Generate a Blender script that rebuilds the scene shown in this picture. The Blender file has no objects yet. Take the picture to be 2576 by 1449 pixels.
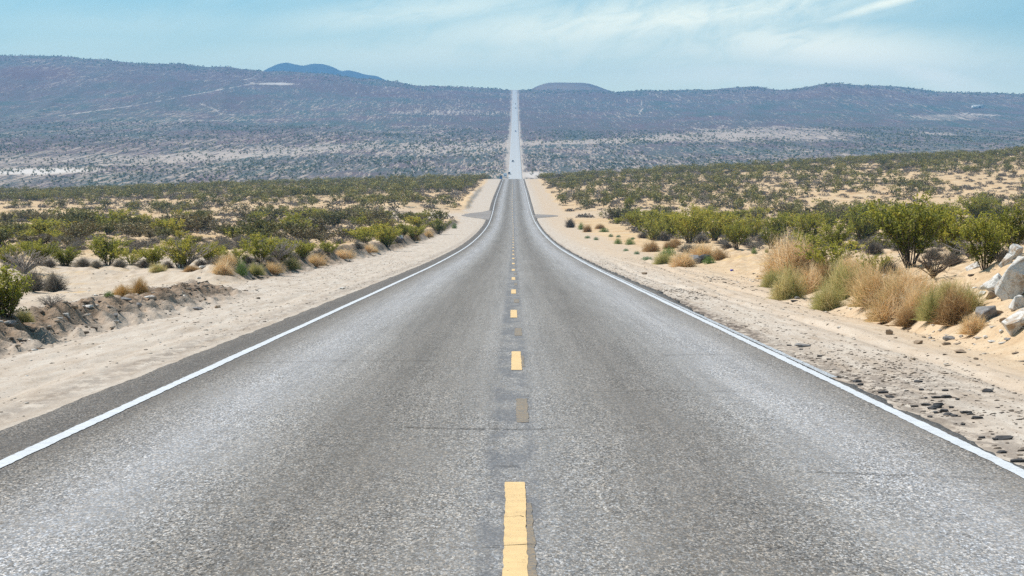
import bpy, math, random
import numpy as np

R = math.radians
PI = math.pi
scene = bpy.context.scene
col = scene.collection

# ------------------------------------------------------------------ camera, sky, sun, exposure
F = 5137.0                       # focal length in units of a 2576 x 1449 frame
CX, CY, HOR = 1288.0, 724.5, 440.0
PITCH = math.atan((CY - HOR) / F)
cam_d = bpy.data.cameras.new("camera")
cam_d.sensor_width = 36.0
cam_d.lens = 36.0 * F / 2576.0
cam_d.clip_start = 0.5
cam_d.clip_end = 60000
cam = bpy.data.objects.new("camera", cam_d)
cam.location = (0, 0, 0)
cam.rotation_euler = (PI / 2 - PITCH, 0, 0)
col.objects.link(cam)
scene.camera = cam

SUN_AZ, SUN_EL = R(-62), R(54)   # azimuth from +Y, negative is to the left
sun_dir = np.array([math.sin(SUN_AZ) * math.cos(SUN_EL), math.cos(SUN_AZ) * math.cos(SUN_EL), math.sin(SUN_EL)])
sd = bpy.data.lights.new("sun", "SUN")
sd.energy = 4.8
sd.angle = R(0.5)
sd.color = (1.0, 0.955, 0.89)
so = bpy.data.objects.new("sun", sd)
from mathutils import Vector
so.rotation_euler = Vector(sun_dir).to_track_quat("Z", "Y").to_euler()
col.objects.link(so)

scene.view_settings.view_transform = "Standard"
scene.view_settings.look = "None"
scene.view_settings.exposure = 0.44
scene.view_settings.gamma = 1.0
scene.view_settings.use_curve_mapping = False
scene.cycles.use_denoising = False
scene.cycles.max_bounces = 6
scene.cycles.diffuse_bounces = 3
scene.cycles.transparent_max_bounces = 8


class NT:
    """small helper that adds and wires shader nodes"""
    def __init__(self, tree):
        self.t = tree

    def n(self, typ, **kw):
        nd = self.t.nodes.new(typ)
        for k, v in kw.items():
            if k.startswith("i_"):
                key = k[2:]
                key = int(key) if key.isdigit() else key.replace("_", " ")
                self.set(nd.inputs[key], v)
            else:
                setattr(nd, k, v)
        return nd

    def set(self, sock, v):
        if isinstance(v, bpy.types.NodeSocket):
            self.t.links.new(v, sock)
        elif isinstance(v, bpy.types.Node):
            self.t.links.new(v.outputs[0], sock)
        else:
            if isinstance(v, (tuple, list)) and len(v) == 3 and sock.type == "RGBA":
                v = (*v, 1)
            sock.default_value = v

    def math(self, op, a, b=None, c=None, clamp=False):
        nd = self.n("ShaderNodeMath", operation=op, use_clamp=clamp)
        self.set(nd.inputs[0], a)
        if b is not None:
            self.set(nd.inputs[1], b)
        if c is not None:
            self.set(nd.inputs[2], c)
        return nd.outputs[0]

    def mix(self, f, a, b, blend="MIX"):
        nd = self.n("ShaderNodeMix", data_type="RGBA", blend_type=blend)
        self.set(nd.inputs[0], f)
        self.set(nd.inputs[6], a)
        self.set(nd.inputs[7], b)
        return nd.outputs[2]

    def ramp(self, f, stops, interp="LINEAR"):
        nd = self.n("ShaderNodeValToRGB")
        cr = nd.color_ramp
        cr.interpolation = interp
        while len(cr.elements) < len(stops):
            cr.elements.new(0.5)
        for e, (p, c) in zip(cr.elements, stops):
            e.position = p
            if not isinstance(c, (tuple, list)):
                c = (c, c, c)
            e.color = (*c[:3], 1)
        self.set(nd.inputs[0], f)
        return nd.outputs[0]

    def smooth(self, v, a, b):
        nd = self.n("ShaderNodeMapRange", interpolation_type="SMOOTHSTEP")
        self.set(nd.inputs[0], v)
        nd.inputs[1].default_value = a
        nd.inputs[2].default_value = b
        return nd.outputs[0]

    def noise(self, vec, scale, detail=2.0, rough=0.5, dist=0.0):
        nd = self.n("ShaderNodeTexNoise")
        self.set(nd.inputs["Vector"], vec)
        nd.inputs["Scale"].default_value = scale
        nd.inputs["Detail"].default_value = detail
        nd.inputs["Roughness"].default_value = rough
        nd.inputs["Distortion"].default_value = dist
        return nd.outputs[0]

    def vscale(self, vec, s):
        nd = self.n("ShaderNodeVectorMath", operation="MULTIPLY")
        self.set(nd.inputs[0], vec)
        nd.inputs[1].default_value = s
        return nd.outputs[0]

    def attr(self, name):
        nd = self.n("ShaderNodeAttribute", attribute_name=name)
        return nd.outputs["Fac"]


def new_mat(name):
    m = bpy.data.materials.new(name)
    m.use_nodes = True
    m.node_tree.nodes.clear()
    nt = NT(m.node_tree)
    out = nt.n("ShaderNodeOutputMaterial")
    b = nt.n("ShaderNodeBsdfPrincipled")
    nt.t.links.new(b.outputs[0], out.inputs[0])
    b.inputs["Roughness"].default_value = 0.85
    b.inputs["Specular IOR Level"].default_value = 0.25
    return m, nt, b, out


# world: Nishita sky, thin cirrus mixed in by view direction
world = bpy.data.worlds.new("World")
scene.world = world
world.use_nodes = True
world.node_tree.nodes.clear()
w = NT(world.node_tree)
wo = w.n("ShaderNodeOutputWorld")
bg = w.n("ShaderNodeBackground")
w.t.links.new(bg.outputs[0], wo.inputs[0])
sky = w.n("ShaderNodeTexSky", sky_type="NISHITA", sun_disc=False)
sky.sun_elevation = SUN_EL
sky.sun_rotation = -SUN_AZ if False else (SUN_AZ % (2 * PI))
sky.altitude = 900
sky.air_density = 1.0
sky.dust_density = 0.6
sky.ozone_density = 1.6
tc = w.n("ShaderNodeTexCoord")
sep = w.n("ShaderNodeSeparateXYZ")
w.set(sep.inputs[0], tc.outputs["Generated"])
ay = w.math("MAXIMUM", w.math("ABSOLUTE", sep.outputs[1]), 0.05)
U = w.math("DIVIDE", sep.outputs[0], ay)      # azimuth tangent
V = w.math("DIVIDE", sep.outputs[2], ay)      # elevation tangent
# tilted streak coordinates: streaks climb to the right
P1 = w.math("ADD", w.math("MULTIPLY", U, 0.96), w.math("MULTIPLY", V, 0.28))
P2 = w.math("SUBTRACT", w.math("MULTIPLY", V, 0.96), w.math("MULTIPLY", U, 0.28))
cmb = w.n("ShaderNodeCombineXYZ")
w.set(cmb.inputs[0], w.math("MULTIPLY", P1, 9.0))
w.set(cmb.inputs[1], w.math("MULTIPLY", P2, 30.0))
n1 = w.noise(cmb.outputs[0], 1.0, 6, 0.55, 0.6)
cmb2 = w.n("ShaderNodeCombineXYZ")
w.set(cmb2.inputs[0], w.math("MULTIPLY", P1, 36.0))
w.set(cmb2.inputs[1], w.math("MULTIPLY", P2, 90.0))
n2 = w.noise(cmb2.outputs[0], 1.0, 5, 0.6, 1.2)


def blob(cx, cy, rx, ry, tilt=0.0):
    c, s = math.cos(tilt), math.sin(tilt)
    a = w.math("SUBTRACT", U, cx)
    b = w.math("SUBTRACT", V, cy)
    p = w.math("DIVIDE", w.math("ADD", w.math("MULTIPLY", a, c), w.math("MULTIPLY", b, s)), rx)
    q = w.math("DIVIDE", w.math("SUBTRACT", w.math("MULTIPLY", b, c), w.math("MULTIPLY", a, s)), ry)
    d = w.math("ADD", w.math("MULTIPLY", p, p), w.math("MULTIPLY", q, q))
    return w.math("POWER", 2.718, w.math("MULTIPLY", d, -1.0))


def px(X, Y):
    return (X - CX) / F, (HOR - Y) / F


mask = None
for (X, Y, rx, ry, tl, wt) in [(2080, 130, 460, 72, -0.10, 1.0), (1780, 40, 430, 50, 0.13, .95), (2230, 10, 220, 15, 0.28, .9),
                               (1500, 110, 520, 80, 0.05, .6), (1080, 30, 420, 45, 0.1, .55), (350, 60, 500, 50, 0.0, .2),
                               (2330, 190, 190, 40, -0.25, 1.0), (1600, 60, 620, 70, 0.08, .85), (1250, 130, 700, 60, 0.04, .5), (1950, 190, 420, 40, 0.0, .8), (1850, 110, 300, 50, 0.2, .8)]:
    a, b = px(X, Y)
    m_ = w.math("MULTIPLY", blob(a, b, rx / F, ry / F, tl), wt)
    mask = m_ if mask is None else w.math("MAXIMUM", mask, m_)
cl = w.math("MULTIPLY", w.smooth(w.math("ADD", w.math("MULTIPLY", n1, 0.6), w.math("MULTIPLY", n2, 0.4)), 0.20, 0.55), mask)
low = w.math("SUBTRACT", 1.0, w.smooth(V, 0.0, 0.30))
thin = w.math("MULTIPLY", w.math("ADD", w.math("MULTIPLY", w.smooth(n1, 0.35, 0.70), 0.16), 0.02), low)
cloud = w.math("MAXIMUM", cl, thin, clamp=True)
skyc = w.mix(1.0, sky.outputs[0], (0.95, 1.25, 1.12), "MULTIPLY")
veil = w.math("MULTIPLY", w.math("SUBTRACT", 1.0, w.smooth(V, 0.02, 0.085)), 0.72)
skyc = w.mix(veil, skyc, (19.5, 18.6, 11.0))
final = w.mix(cloud, skyc, (17.0, 16.2, 11.8))
w.set(bg.inputs[0], final)
bg.inputs[1].default_value = 0.082


# ------------------------------------------------------------------ noise and terrain function
def _h(ix, iy, seed):
    ix = ix.astype(np.int64)
    iy = iy.astype(np.int64)
    n = (ix * 374761393 + iy * 668265263 + seed * 144269504) & 0xFFFFFFFF
    n = ((n ^ (n >> 13)) * 1274126177) & 0xFFFFFFFF
    n = n ^ (n >> 16)
    return (n & 0xFFFF) / 65535.0


def vnoise(x, y, seed=0):
    x = np.asarray(x, float)
    y = np.asarray(y, float)
    xi, yi = np.floor(x), np.floor(y)
    fx, fy = x - xi, y - yi
    fx = fx * fx * fx * (fx * (fx * 6 - 15) + 10)
    fy = fy * fy * fy * (fy * (fy * 6 - 15) + 10)
    a, b = _h(xi, yi, seed), _h(xi + 1, yi, seed)
    c, d = _h(xi, yi + 1, seed), _h(xi + 1, yi + 1, seed)
    return (a + (b - a) * fx) * (1 - fy) + (c + (d - c) * fx) * fy - 0.5


def fbm(x, y, seed=0, octv=3, g=0.5):
    s, a = 0, 1.0
    for i in range(octv):
        s = s + a * vnoise(x * 2 ** i, y * 2 ** i, seed + 17 * i)
        a *= g
    return s


def sst(x, a, b):
    t = np.clip((x - a) / (b - a), 0, 1)
    return t * t * (3 - 2 * t)


PK = np.array([(-80, .34), (0, -1.73), (20, -2.25), (44, -2.89), (70.8, -3.60), (90.7, -4.12), (121.6, -4.86), (160.7, -5.71), (212, -6.57),
               (281, -7.35), (341, -7.55), (391, -7.05), (431, -6.25), (523, -4.75), (625, -3.45), (700, -2.45), (760, -1.72), (800, -1.60), (860, -2.6),
               (1000, -14), (1150, -17), (1300, -7.5), (1390, -2.4), (1760, 15), (2200, 36), (2630, 56), (3500, 113), (4200, 168), (4460, 184.5),
               (4700, 193), (5200, 190), (7000, 150), (12000, 120)], float)
_dense = np.arange(-80, 12000, 2.0)


def _hermite(xs, pts):
    X, Y = pts[:, 0], pts[:, 1]
    m = np.gradient(Y, X)
    i = np.clip(np.searchsorted(X, xs) - 1, 0, len(X) - 2)
    h = X[i + 1] - X[i]
    t = (xs - X[i]) / h
    return ((2 * t**3 - 3 * t**2 + 1) * Y[i] + (t**3 - 2 * t**2 + t) * h * m[i] + (-2 * t**3 + 3 * t**2) * Y[i + 1] + (t**3 - t**2) * h * m[i + 1])


_zt = _hermite(_dense, PK)


def zr(y):
    return np.interp(y, _dense, _zt)


def xr(y):
    return np.interp(y, [0, 300, 450, 760, 1390, 4460, 9000], [0, .15, 0, .4, 2.1, 5.9, 11])


SKYL = np.array([(-2600, 230), (-600, 170), (0, 143), (150, 145), (300, 153), (480, 165), (640, 176), (760, 184), (980, 205), (1100, 216), (1190, 221), (1290, 226), (1340, 228),
                 (1560, 233), (1650, 230), (1800, 229), (1850, 225), (1895, 221), (1950, 228), (2020, 221), (2090, 211), (2150, 215), (2250, 221), (2350, 233), (2430, 232), (2500, 236),
                 (2576, 239), (2900, 228), (3400, 250), (5200, 240)], float)
SKYL[:, 0] = (SKYL[:, 0] - CX) / F


def skyrow(u):
    return (np.interp(u - .003, SKYL[:, 0], SKYL[:, 1]) + np.interp(u + .003, SKYL[:, 0], SKYL[:, 1]) + np.interp(u, SKYL[:, 0], SKYL[:, 1])) / 3


def T(x, y, road=True):
    """ground height at x, y"""
    x = np.asarray(x, float)
    y = np.asarray(y, float)
    xl = x - xr(y)
    ax = np.abs(xl)
    z0 = zr(y)
    out = np.maximum(ax - 9, 0)
    tilt = np.where(xl > 0, .055, -.029) * sst(y, 100, 720)
    z = z0 + out * tilt * (1 - 0.0 * y)
    # gentle swells off the corridor
    z = z + fbm(x / 26, y / 42, 3, 3) * 1.1 * sst(ax, 9, 40) * sst(y, 60, 220)
    z = z + fbm(x / 5.5, y / 7, 5, 2) * .22 * sst(ax, 8, 13) * (1 - sst(y, 500, 900))
    # left: windrow of bladed soil, then a bench
    bend = 0.5 * vnoise(y / 14, y * 0, 8)
    w1 = sst(y, 20, 27) * (1 - sst(y, 53, 57))
    w2 = sst(y, 63, 74) * (1 - sst(y, 322, 338)) + sst(y, 398, 410) * (1 - sst(y, 560, 640))
    cx_ = np.where(y < 62, -8.15, -9.6) + bend
    bh = np.where(y < 62, .36, .62)
    prof = np.where(xl > cx_, sst(xl, cx_ + 1.05, cx_ + .12), 1 - .45 * sst(xl, cx_ - .2, cx_ - 1.6))
    zlump = 1 + .35 * vnoise(x / .6, y / 1.1, 21) + .3 * vnoise(x / .25, y / .5, 22)
    z = z + np.where(xl < 0, prof * bh * (w1 * .88 + w2) * zlump, 0)
    bface = np.where((xl > cx_ - .5) & (xl < cx_ + 1.1) & (xl < 0), w1 + w2, 0)
    z = z + bface * (.20 * vnoise((x + y * .35) / .24, y / .6, 31) + .12 * vnoise(x / .12, y / .25, 32)) * sst(xl, cx_ - .5, cx_)* (y < 340)
    z = z + np.where(xl < 0, sst(-xl, 9, 14) * .12 * fbm(x / 1.6, y / 2.2, 41, 3) * (1 - sst(y, 140, 300)), 0)
    # left: low spoil mound beside the turn-off
    z = z + 1.25 * np.exp(-((xl + 21) / 7.0) ** 2 - ((y - 405) / 10.0) ** 2)
    # right: cut slope with a toe
    toe = np.interp(y, [0, 29, 39, 65, 130], [6.7, 6.7, 6.9, 8.1, 9.2]) + .35 * vnoise(y / 6, y * 0, 51)
    sl = np.interp(y, [0, 30, 42, 55, 75, 100, 160], [.46, .46, .40, .30, .20, .10, .02])
    up = np.maximum(xl - toe, 0)
    rise = sl * (6.5 * (1 - np.exp(-up / 6.5)))
    z = z + np.where(xl > 0, rise, 0)
    rough = sst(up, 0, .8) * (1 - sst(y, 120, 260))
    z = z + rough * (.20 * fbm((x * .8 + y * .25) / .9, (y - x * .4) / 2.6, 61, 4, .55) + .14 * vnoise(x / .26, y / .5, 62) * sst(up, .5, 2))
    # shoulders: wheel ruts and small relief along the road
    sh = sst(ax, 4.2, 5.2) * (1 - sst(y, 150, 300))
    z = z + sh * (.030 * fbm(x / .5, y / 5, 71, 3) + .020 * vnoise(x / .14, y / .5, 72) + .05 * fbm(x / 1.8, y / 6, 73, 2) * sst(ax, 4.8, 6))
    # tyre ruts pressed into the right shoulder
    for rc, rw, rd, ph in ((5.15, .13, .035, 0.), (5.75, .12, .028, 3.), (6.75, .16, .045, 7.), (7.45, .15, .035, 11.)):
        c_ = rc + .35 * np.sin(y / 17 + ph) + .25 * vnoise(y / 9, y * 0 + ph, 75)
        z = z - rd * np.exp(-((xl - c_) / rw) ** 2) * (xl > 0) * (1 - sst(y, 90, 140)) + .5 * rd * np.exp(-((xl - c_ - 2 * rw) / rw) ** 2) * (xl > 0) * (1 - sst(y, 90, 140))
    for rc, rw, rd, ph in ((-5.3, .13, .022, 2.), (-6.9, .14, .026, 5.)):
        c_ = rc + .25 * np.sin(y / 21 + ph)
        z = z - rd * np.exp(-((xl - c_) / rw) ** 2) * (xl < 0) * (1 - sst(y, 90, 140))
    # bed below the pavement
    z = z - (.030 + 1e-4 * np.maximum(y, 0)) * (1 - sst(ax, 3.9, 4.6)) - .012 * (1 - sst(ax, 4.6, 6.0))
    # far slope: rises from the wash to a long ridge
    yy = np.maximum(y, 400)
    u = x / yy
    R0 = HOR - F * (z0 - .25 * sst(ax, 6, 14)) / yy
    t = np.clip((yy - 1150) / (4460 - 1150), 0, 1)
    nearroad = sst(ax, 7, 45)
    Y = R0 + (skyrow(u) - 227) * t ** 1.35 * nearroad + np.clip(-u, 0, .4) * 60 * (1 - t)
    zf = (HOR - Y) / F * yy - (.05 + 1.6e-4 * yy) * (1 - sst(ax, 4.3, 6.5))
    und = (fbm(x / 170, y / 420, 81, 4) * 8.0 - 9.0 * np.abs(fbm(x / 90 + y / 700, y / 900, 83, 3)) + 2.2) * sst(ax, 20, 200) * sst(y, 1300, 2200) * (1 - .35 * sst(y, 3900, 4600))
    und = und * (.25 + .75 * sst(y, 2200, 3400)) + fbm(x / 30, y / 300, 85, 2) * .25 * sst(ax, 20, 120) * sst(y, 1250, 1600)
    k = sst(y, 820, 1150)
    return z * (1 - k) + (zf + und) * k


def ray(X, Y):
    """world point on the ground seen at the photo position X, Y (2576 wide)"""
    dx, dv = (X - CX) / F, (CY - Y) / F
    d = np.array([dx, math.cos(PITCH) + dv * math.sin(PITCH), -math.sin(PITCH) + dv * math.cos(PITCH)])
    d = d / d[1]
    ys = np.concatenate([np.arange(6, 120, .08), np.geomspace(120, 6000, 4000)])
    g = T(d[0] * ys, ys) - d[2] * ys
    i = np.argmax(g > 0)
    if not (g > 0).any():
        i = len(ys) - 1
    y = ys[i]
    return np.array([d[0] * y, y, float(T(d[0] * y, y))])


def ray_far(X, Y, ymin=1200.0):
    dx, dv = (X - CX) / F, (HOR - Y) / F
    ys = np.geomspace(ymin, 6000, 3000)
    g = T(dx * ys, ys) - dv * ys
    i = np.argmax(g > 0) if (g > 0).any() else len(ys) - 1
    y = ys[i]
    return np.array([dx * y, y, float(T(dx * y, y))])


# ------------------------------------------------------------------ mesh helpers
def tag(o, label=None, cat=None, group=None, kind=None):
    if label: o["label"] = label
    if cat: o["category"] = cat
    if group: o["group"] = group
    if kind: o["kind"] = kind
    return o


def np_mesh(name, v, faces, mats, smooth=False, attrs=None, mat_idx=None):
    """faces: list of (n, k) integer arrays"""
    me = bpy.data.meshes.new(name)
    v = np.asarray(v, np.float32)
    faces = [np.asarray(f, np.int32) for f in faces if len(f)]
    me.vertices.add(len(v))
    me.vertices.foreach_set("co", v.ravel())
    nl = sum(f.size for f in faces)
    npoly = sum(len(f) for f in faces)
    me.loops.add(nl)
    me.polygons.add(npoly)
    me.loops.foreach_set("vertex_index", np.concatenate([f.ravel() for f in faces]))
    tot = np.concatenate([np.full(len(f), f.shape[1], np.int32) for f in faces])
    start = np.concatenate([[0], np.cumsum(tot)[:-1]]).astype(np.int32)
    me.polygons.foreach_set("loop_start", start)
    me.polygons.foreach_set("loop_total", tot)
    if smooth:
        me.polygons.foreach_set("use_smooth", np.ones(npoly, bool))
    if mat_idx is not None:
        me.polygons.foreach_set("material_index", np.asarray(mat_idx, np.int32))
    for m in (mats if isinstance(mats, (list, tuple)) else [mats]):
        me.materials.append(m)
    for k, a in (attrs or {}).items():
        at = me.attributes.new(k, "FLOAT", "POINT")
        at.data.foreach_set("value", np.asarray(a, np.float32))
    me.update(calc_edges=True)
    return me


def link(name, me, parent=None, loc=None, rot=None):
    o = bpy.data.objects.new(name, me)
    col.objects.link(o)
    if parent is not None:
        o.parent = parent
    if loc is not None:
        o.location = loc
    if rot is not None:
        o.rotation_euler = rot
    return o


def empty(name, loc, rz=0.0, s=1.0):
    o = bpy.data.objects.new(name, None)
    o.location = loc
    o.rotation_euler = (0, 0, rz)
    o.scale = (s, s, s)
    col.objects.link(o)
    return o


def grid_faces(nr, nc):
    a = np.arange(nr * nc).reshape(nr, nc)
    return np.stack([a[:-1, :-1].ravel(), a[:-1, 1:].ravel(), a[1:, 1:].ravel(), a[1:, :-1].ravel()], 1)


class Parts:
    """collects triangles and quads into one mesh"""
    def __init__(self):
        self.v, self.q, self.t, self.n = [], [], [], 0
        self.a = []

    def add(self, v, q=None, t=None, lv=None):
        v = np.asarray(v, float).reshape(-1, 3)
        self.v.append(v)
        self.a.append(np.full(len(v), 0.5) if lv is None else np.broadcast_to(np.asarray(lv, float), (len(v),)))
        if q is not None and len(q): self.q.append(np.asarray(q) + self.n)
        if t is not None and len(t): self.t.append(np.asarray(t) + self.n)
        self.n += len(v)

    def box(self, c, s, taper=1.0, shift=0.0):
        x, y, z = s[0] / 2, s[1] / 2, s[2] / 2
        v = np.array([(-x, -y, -z), (x, -y, -z), (x, y, -z), (-x, y, -z), (-x, -y, z), (x, -y, z), (x, y, z), (-x, y, z)])
        v[4:, :2] *= taper
        v[4:, 1] += shift
        self.add(v + np.array(c), [(0, 3, 2, 1), (4, 5, 6, 7), (0, 1, 5, 4), (1, 2, 6, 5), (2, 3, 7, 6), (3, 0, 4, 7)])

    def tube(self, pts, rad, n=4, lv=None):
        pts = np.asarray(pts, float)
        m = len(pts)
        rad = np.broadcast_to(np.asarray(rad, float), (m,))
        tan = np.gradient(pts, axis=0)
        tan /= np.linalg.norm(tan, axis=1)[:, None] + 1e-9
        ref = np.where(np.abs(tan[:, 2:3]) > .9, np.array([[1., 0, 0]]), np.array([[0, 0, 1.]]))
        s = np.cross(tan, ref)
        s /= np.linalg.norm(s, axis=1)[:, None] + 1e-9
        b = np.cross(tan, s)
        ang = np.arange(n) * 2 * PI / n
        ring = pts[:, None] + rad[:, None, None] * (np.cos(ang)[None, :, None] * s[:, None] + np.sin(ang)[None, :, None] * b[:, None])
        f = []
        for i in range(m - 1):
            for k in range(n):
                f.append((i * n + k, i * n + (k + 1) % n, (i + 1) * n + (k + 1) % n, (i + 1) * n + k))
        self.add(ring.reshape(-1, 3), f, lv=lv)

    def cyl(self, c, axis, r, h, n=14):
        c = np.array(c, float)
        a = np.zeros(3); a["xyz".index(axis)] = 1
        p = np.array([1., 0, 0]) if axis != "x" else np.array([0, 1., 0])
        q = np.cross(a, p)
        ang = np.arange(n) * 2 * PI / n
        ring = r * (np.cos(ang)[:, None] * p + np.sin(ang)[:, None] * q)
        v = np.concatenate([c - a * h / 2 + ring, c + a * h / 2 + ring, [c - a * h / 2], [c + a * h / 2]])
        q4 = [(i, (i + 1) % n, n + (i + 1) % n, n + i) for i in range(n)]
        t3 = [((i + 1) % n, i, 2 * n) for i in range(n)] + [(n + i, n + (i + 1) % n, 2 * n + 1) for i in range(n)]
        self.add(v, q4, t3)

    def arrays(self):
        v = np.concatenate(self.v)
        q = np.concatenate(self.q) if self.q else np.zeros((0, 4), int)
        t = np.concatenate(self.t) if self.t else np.zeros((0, 3), int)
        return v, q, t, np.concatenate(self.a)

    def mesh(self, name, mat, smooth=False):
        v, q, t, a = self.arrays()
        return np_mesh(name, v, [q, t], mat, smooth, {"lv": a})


def dup(o, loc, rz, s=1.0, name=None):
    """copy of a thing with its parts and sub-parts"""
    r = o.copy()
    col.objects.link(r)
    r.location = loc
    r.rotation_euler = (0, 0, rz)
    r.scale = (s, s, s) if not isinstance(s, (tuple, list)) else s
    for ch in list(o.children):
        c = ch.copy()
        col.objects.link(c)
        c.parent = r
        for g in list(ch.children):
            d = g.copy()
            col.objects.link(d)
            d.parent = c
    return r


# ------------------------------------------------------------------ materials
def pos(nt):
    return nt.n("ShaderNodeNewGeometry").outputs["Position"]


# ground
mat_ground, g, gb, go = new_mat("desert_ground")
P = pos(g)
sp = g.n("ShaderNodeSeparateXYZ"); g.set(sp.inputs[0], P)
road_c = g.math("MULTIPLY", sp.outputs[1], 0.00128)
axl = g.math("ABSOLUTE", g.math("SUBTRACT", sp.outputs[0], road_c))
wob = g.noise(g.vscale(P, (.12, .03, 0)), 1.0, 3)
nl_ = g.noise(P, 0.35, 4, .55)
nm_ = g.noise(P, 2.2, 4, .6)
nf_ = g.noise(P, 26.0, 3, .65)
nff = g.noise(P, 80.0, 2, .6)
streak = g.noise(g.vscale(P, (5.0, .45, 1)), 1.0, 4, .6, .4)
plain = g.ramp(nl_, [(.25, (.43, .275, .15)), (.5, (.52, .37, .215)), (.75, (.57, .44, .29))])
shoul = g.ramp(streak, [(.25, (.37, .295, .225)), (.5, (.465, .395, .325)), (.75, (.53, .47, .40))])
slope_c = g.ramp(nm_, [(.25, (.40, .265, .15)), (.5, (.50, .365, .23)), (.8, (.56, .445, .315))])
bright = g.attr("corridor")
shoul = g.mix(g.smooth(sp.outputs[0], 4.5, 7.0), shoul, g.mix(.55, shoul, (.50, .365, .235)))
base = g.mix(bright, plain, shoul)
base = g.mix(g.attr("cut"), base, slope_c)
base = g.mix(g.math("MULTIPLY", g.attr("golden"), g.smooth(nm_, .35, .6)), base, (.56, .36, .13))
base = g.mix(g.attr("clod"), base, g.ramp(nm_, [(.3, (.13, .085, .05)), (.7, (.33, .24, .17))]))  # brown clods, darkened to paint the road-side ridge face as shaded
speck = g.ramp(g.math("ADD", g.math("MULTIPLY", nf_, .6), g.math("MULTIPLY", nff, .4)), [(.30, .60), (.42, .92), (.58, 1.05), (.68, 1.22)])
base = g.mix(1.0, base, speck, "MULTIPLY")
dk = g.n("ShaderNodeTexVoronoi", feature="F1"); g.set(dk.inputs["Vector"], P); dk.inputs["Scale"].default_value = 9.0
grit = g.math("MULTIPLY", g.math("LESS_THAN", dk.outputs["Distance"], .16), g.smooth(g.noise(P, 1.1, 2), .44, .6))
base = g.mix(g.math("MULTIPLY", grit, .7), base, (.11, .085, .065))
base = g.mix(g.math("MULTIPLY", g.attr("tar"), g.smooth(g.noise(g.vscale(P, (6, 2.2, 6)), 1.0, 5, .7), .40, .56)), base, (.11, .085, .07))
# far slope: scrub cover seen as tone, washes running downhill
far = g.smooth(sp.outputs[1], 1180.0, 1330.0)
w1n = g.noise(g.vscale(P, (.26, .012, 0)), 1.0, 2, .55, 1.8)
w2n = g.noise(g.vscale(P, (.085, .0065, 0)), 1.0, 4, .62, 1.2)
w3n = g.noise(g.vscale(P, (.9, .06, 0)), 1.0, 2, .6)
cover = g.attr("veg")
thr = g.math("ADD", g.math("MULTIPLY", w1n, .56), g.math("ADD", g.math("MULTIPLY", w2n, .20), g.math("MULTIPLY", w3n, .24)))
vegm = g.smooth(g.math("ADD", g.math("SUBTRACT", cover, .5), g.math("SUBTRACT", 1.0, thr)), .425, .50)
vtone = g.noise(g.vscale(P, (.02, .006, 0)), 1.0, 4, .6)
vegc = g.ramp(vtone, [(.35, (.060, .080, .062)), (.5, (.095, .088, .078)), (.65, (.125, .085, .085))])
vegc = g.mix(g.attr("red"), vegc, (.125, .062, .058))
soil = g.ramp(w2n, [(.3, (.27, .205, .16)), (.6, (.38, .30, .235))])
soil = g.mix(g.attr("pale"), soil, (.66, .60, .54))
farc = g.mix(vegm, soil, vegc)
farc = g.mix(g.math("MULTIPLY", bright, .8), farc, (.48, .41, .34))
base = g.mix(far, base, farc)
g.set(gb.inputs["Base Color"], base)
gb.inputs["Roughness"].default_value = 0.95
gb.inputs["Specular IOR Level"].default_value = 0.1
bmp = g.n("ShaderNodeBump"); bmp.inputs["Strength"].default_value = .55; bmp.inputs["Distance"].default_value = .03
nearf = g.math("SUBTRACT", 1.0, g.smooth(sp.outputs[1], 60.0, 240.0))
clodn = g.math("MULTIPLY", g.attr("clod"), g.math("MULTIPLY", g.noise(g.vscale(P, (7, 3.5, 7)), 1.0, 4, .7), 5.0))
hgt = g.math("ADD", clodn, g.math("MULTIPLY", nf_, .7))
hgt = g.math("ADD", hgt, g.math("MULTIPLY", nf_, .0), g.math("ADD", g.math("MULTIPLY", nm_, 1.6), g.math("MULTIPLY", streak, 1.2)))
g.set(bmp.inputs["Height"], g.math("MULTIPLY", hgt, nearf))
g.set(gb.inputs["Normal"], bmp.outputs[0])

# asphalt
mat_asph, a, ab, ao = new_mat("worn_asphalt")
P = pos(a)
sp = a.n("ShaderNodeSeparateXYZ"); a.set(sp.inputs[0], P)
xx = a.math("SUBTRACT", sp.outputs[0], a.math("MULTIPLY", sp.outputs[1], 0.0009))
wander = a.math("MULTIPLY", a.math("SUBTRACT", a.noise(a.vscale(P, (0, .02, 0)), 1.0, 2), .5), .5)
xn = a.math("DIVIDE", a.math("ADD", a.math("ADD", xx, wander), 4.5), 9.0)
bands = a.ramp(xn, [(.0, (.080, .072, .064)), (.085, (.095, .085, .076)), (.13, (.150, .138, .124)), (.20, (.238, .238, .245)), (.27, (.172, .164, .154)),
                    (.345, (.092, .083, .073)), (.44, (.168, .158, .146)), (.50, (.158, .156, .155)), (.56, (.165, .156, .145)), (.64, (.094, .085, .076)),
                    (.72, (.176, .170, .162)), (.80, (.245, .244, .250)), (.86, (.160, .149, .136)), (.905, (.118, .106, .095)), (1.0, (.09, .08, .07))], "B_SPLINE")
bands = a.mix(1.0, bands, (1.33, 1.30, 1.27), "MULTIPLY")
blot = a.noise(a.vscale(P, (.9, .16, 1)), 1.0, 4, .6)
basea = a.mix(1.0, bands, a.ramp(blot, [(.25, (.92, .915, .91)), (.5, (1, 1, 1)), (.75, (1.06, 1.065, 1.075))]), "MULTIPLY")
strk = a.noise(a.vscale(P, (5.0, .06, 1)), 1.0, 5, .7)
basea = a.mix(1.0, basea, a.ramp(strk, [(.25, .80), (.5, 1.0), (.75, 1.18)]), "MULTIPLY")
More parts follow.
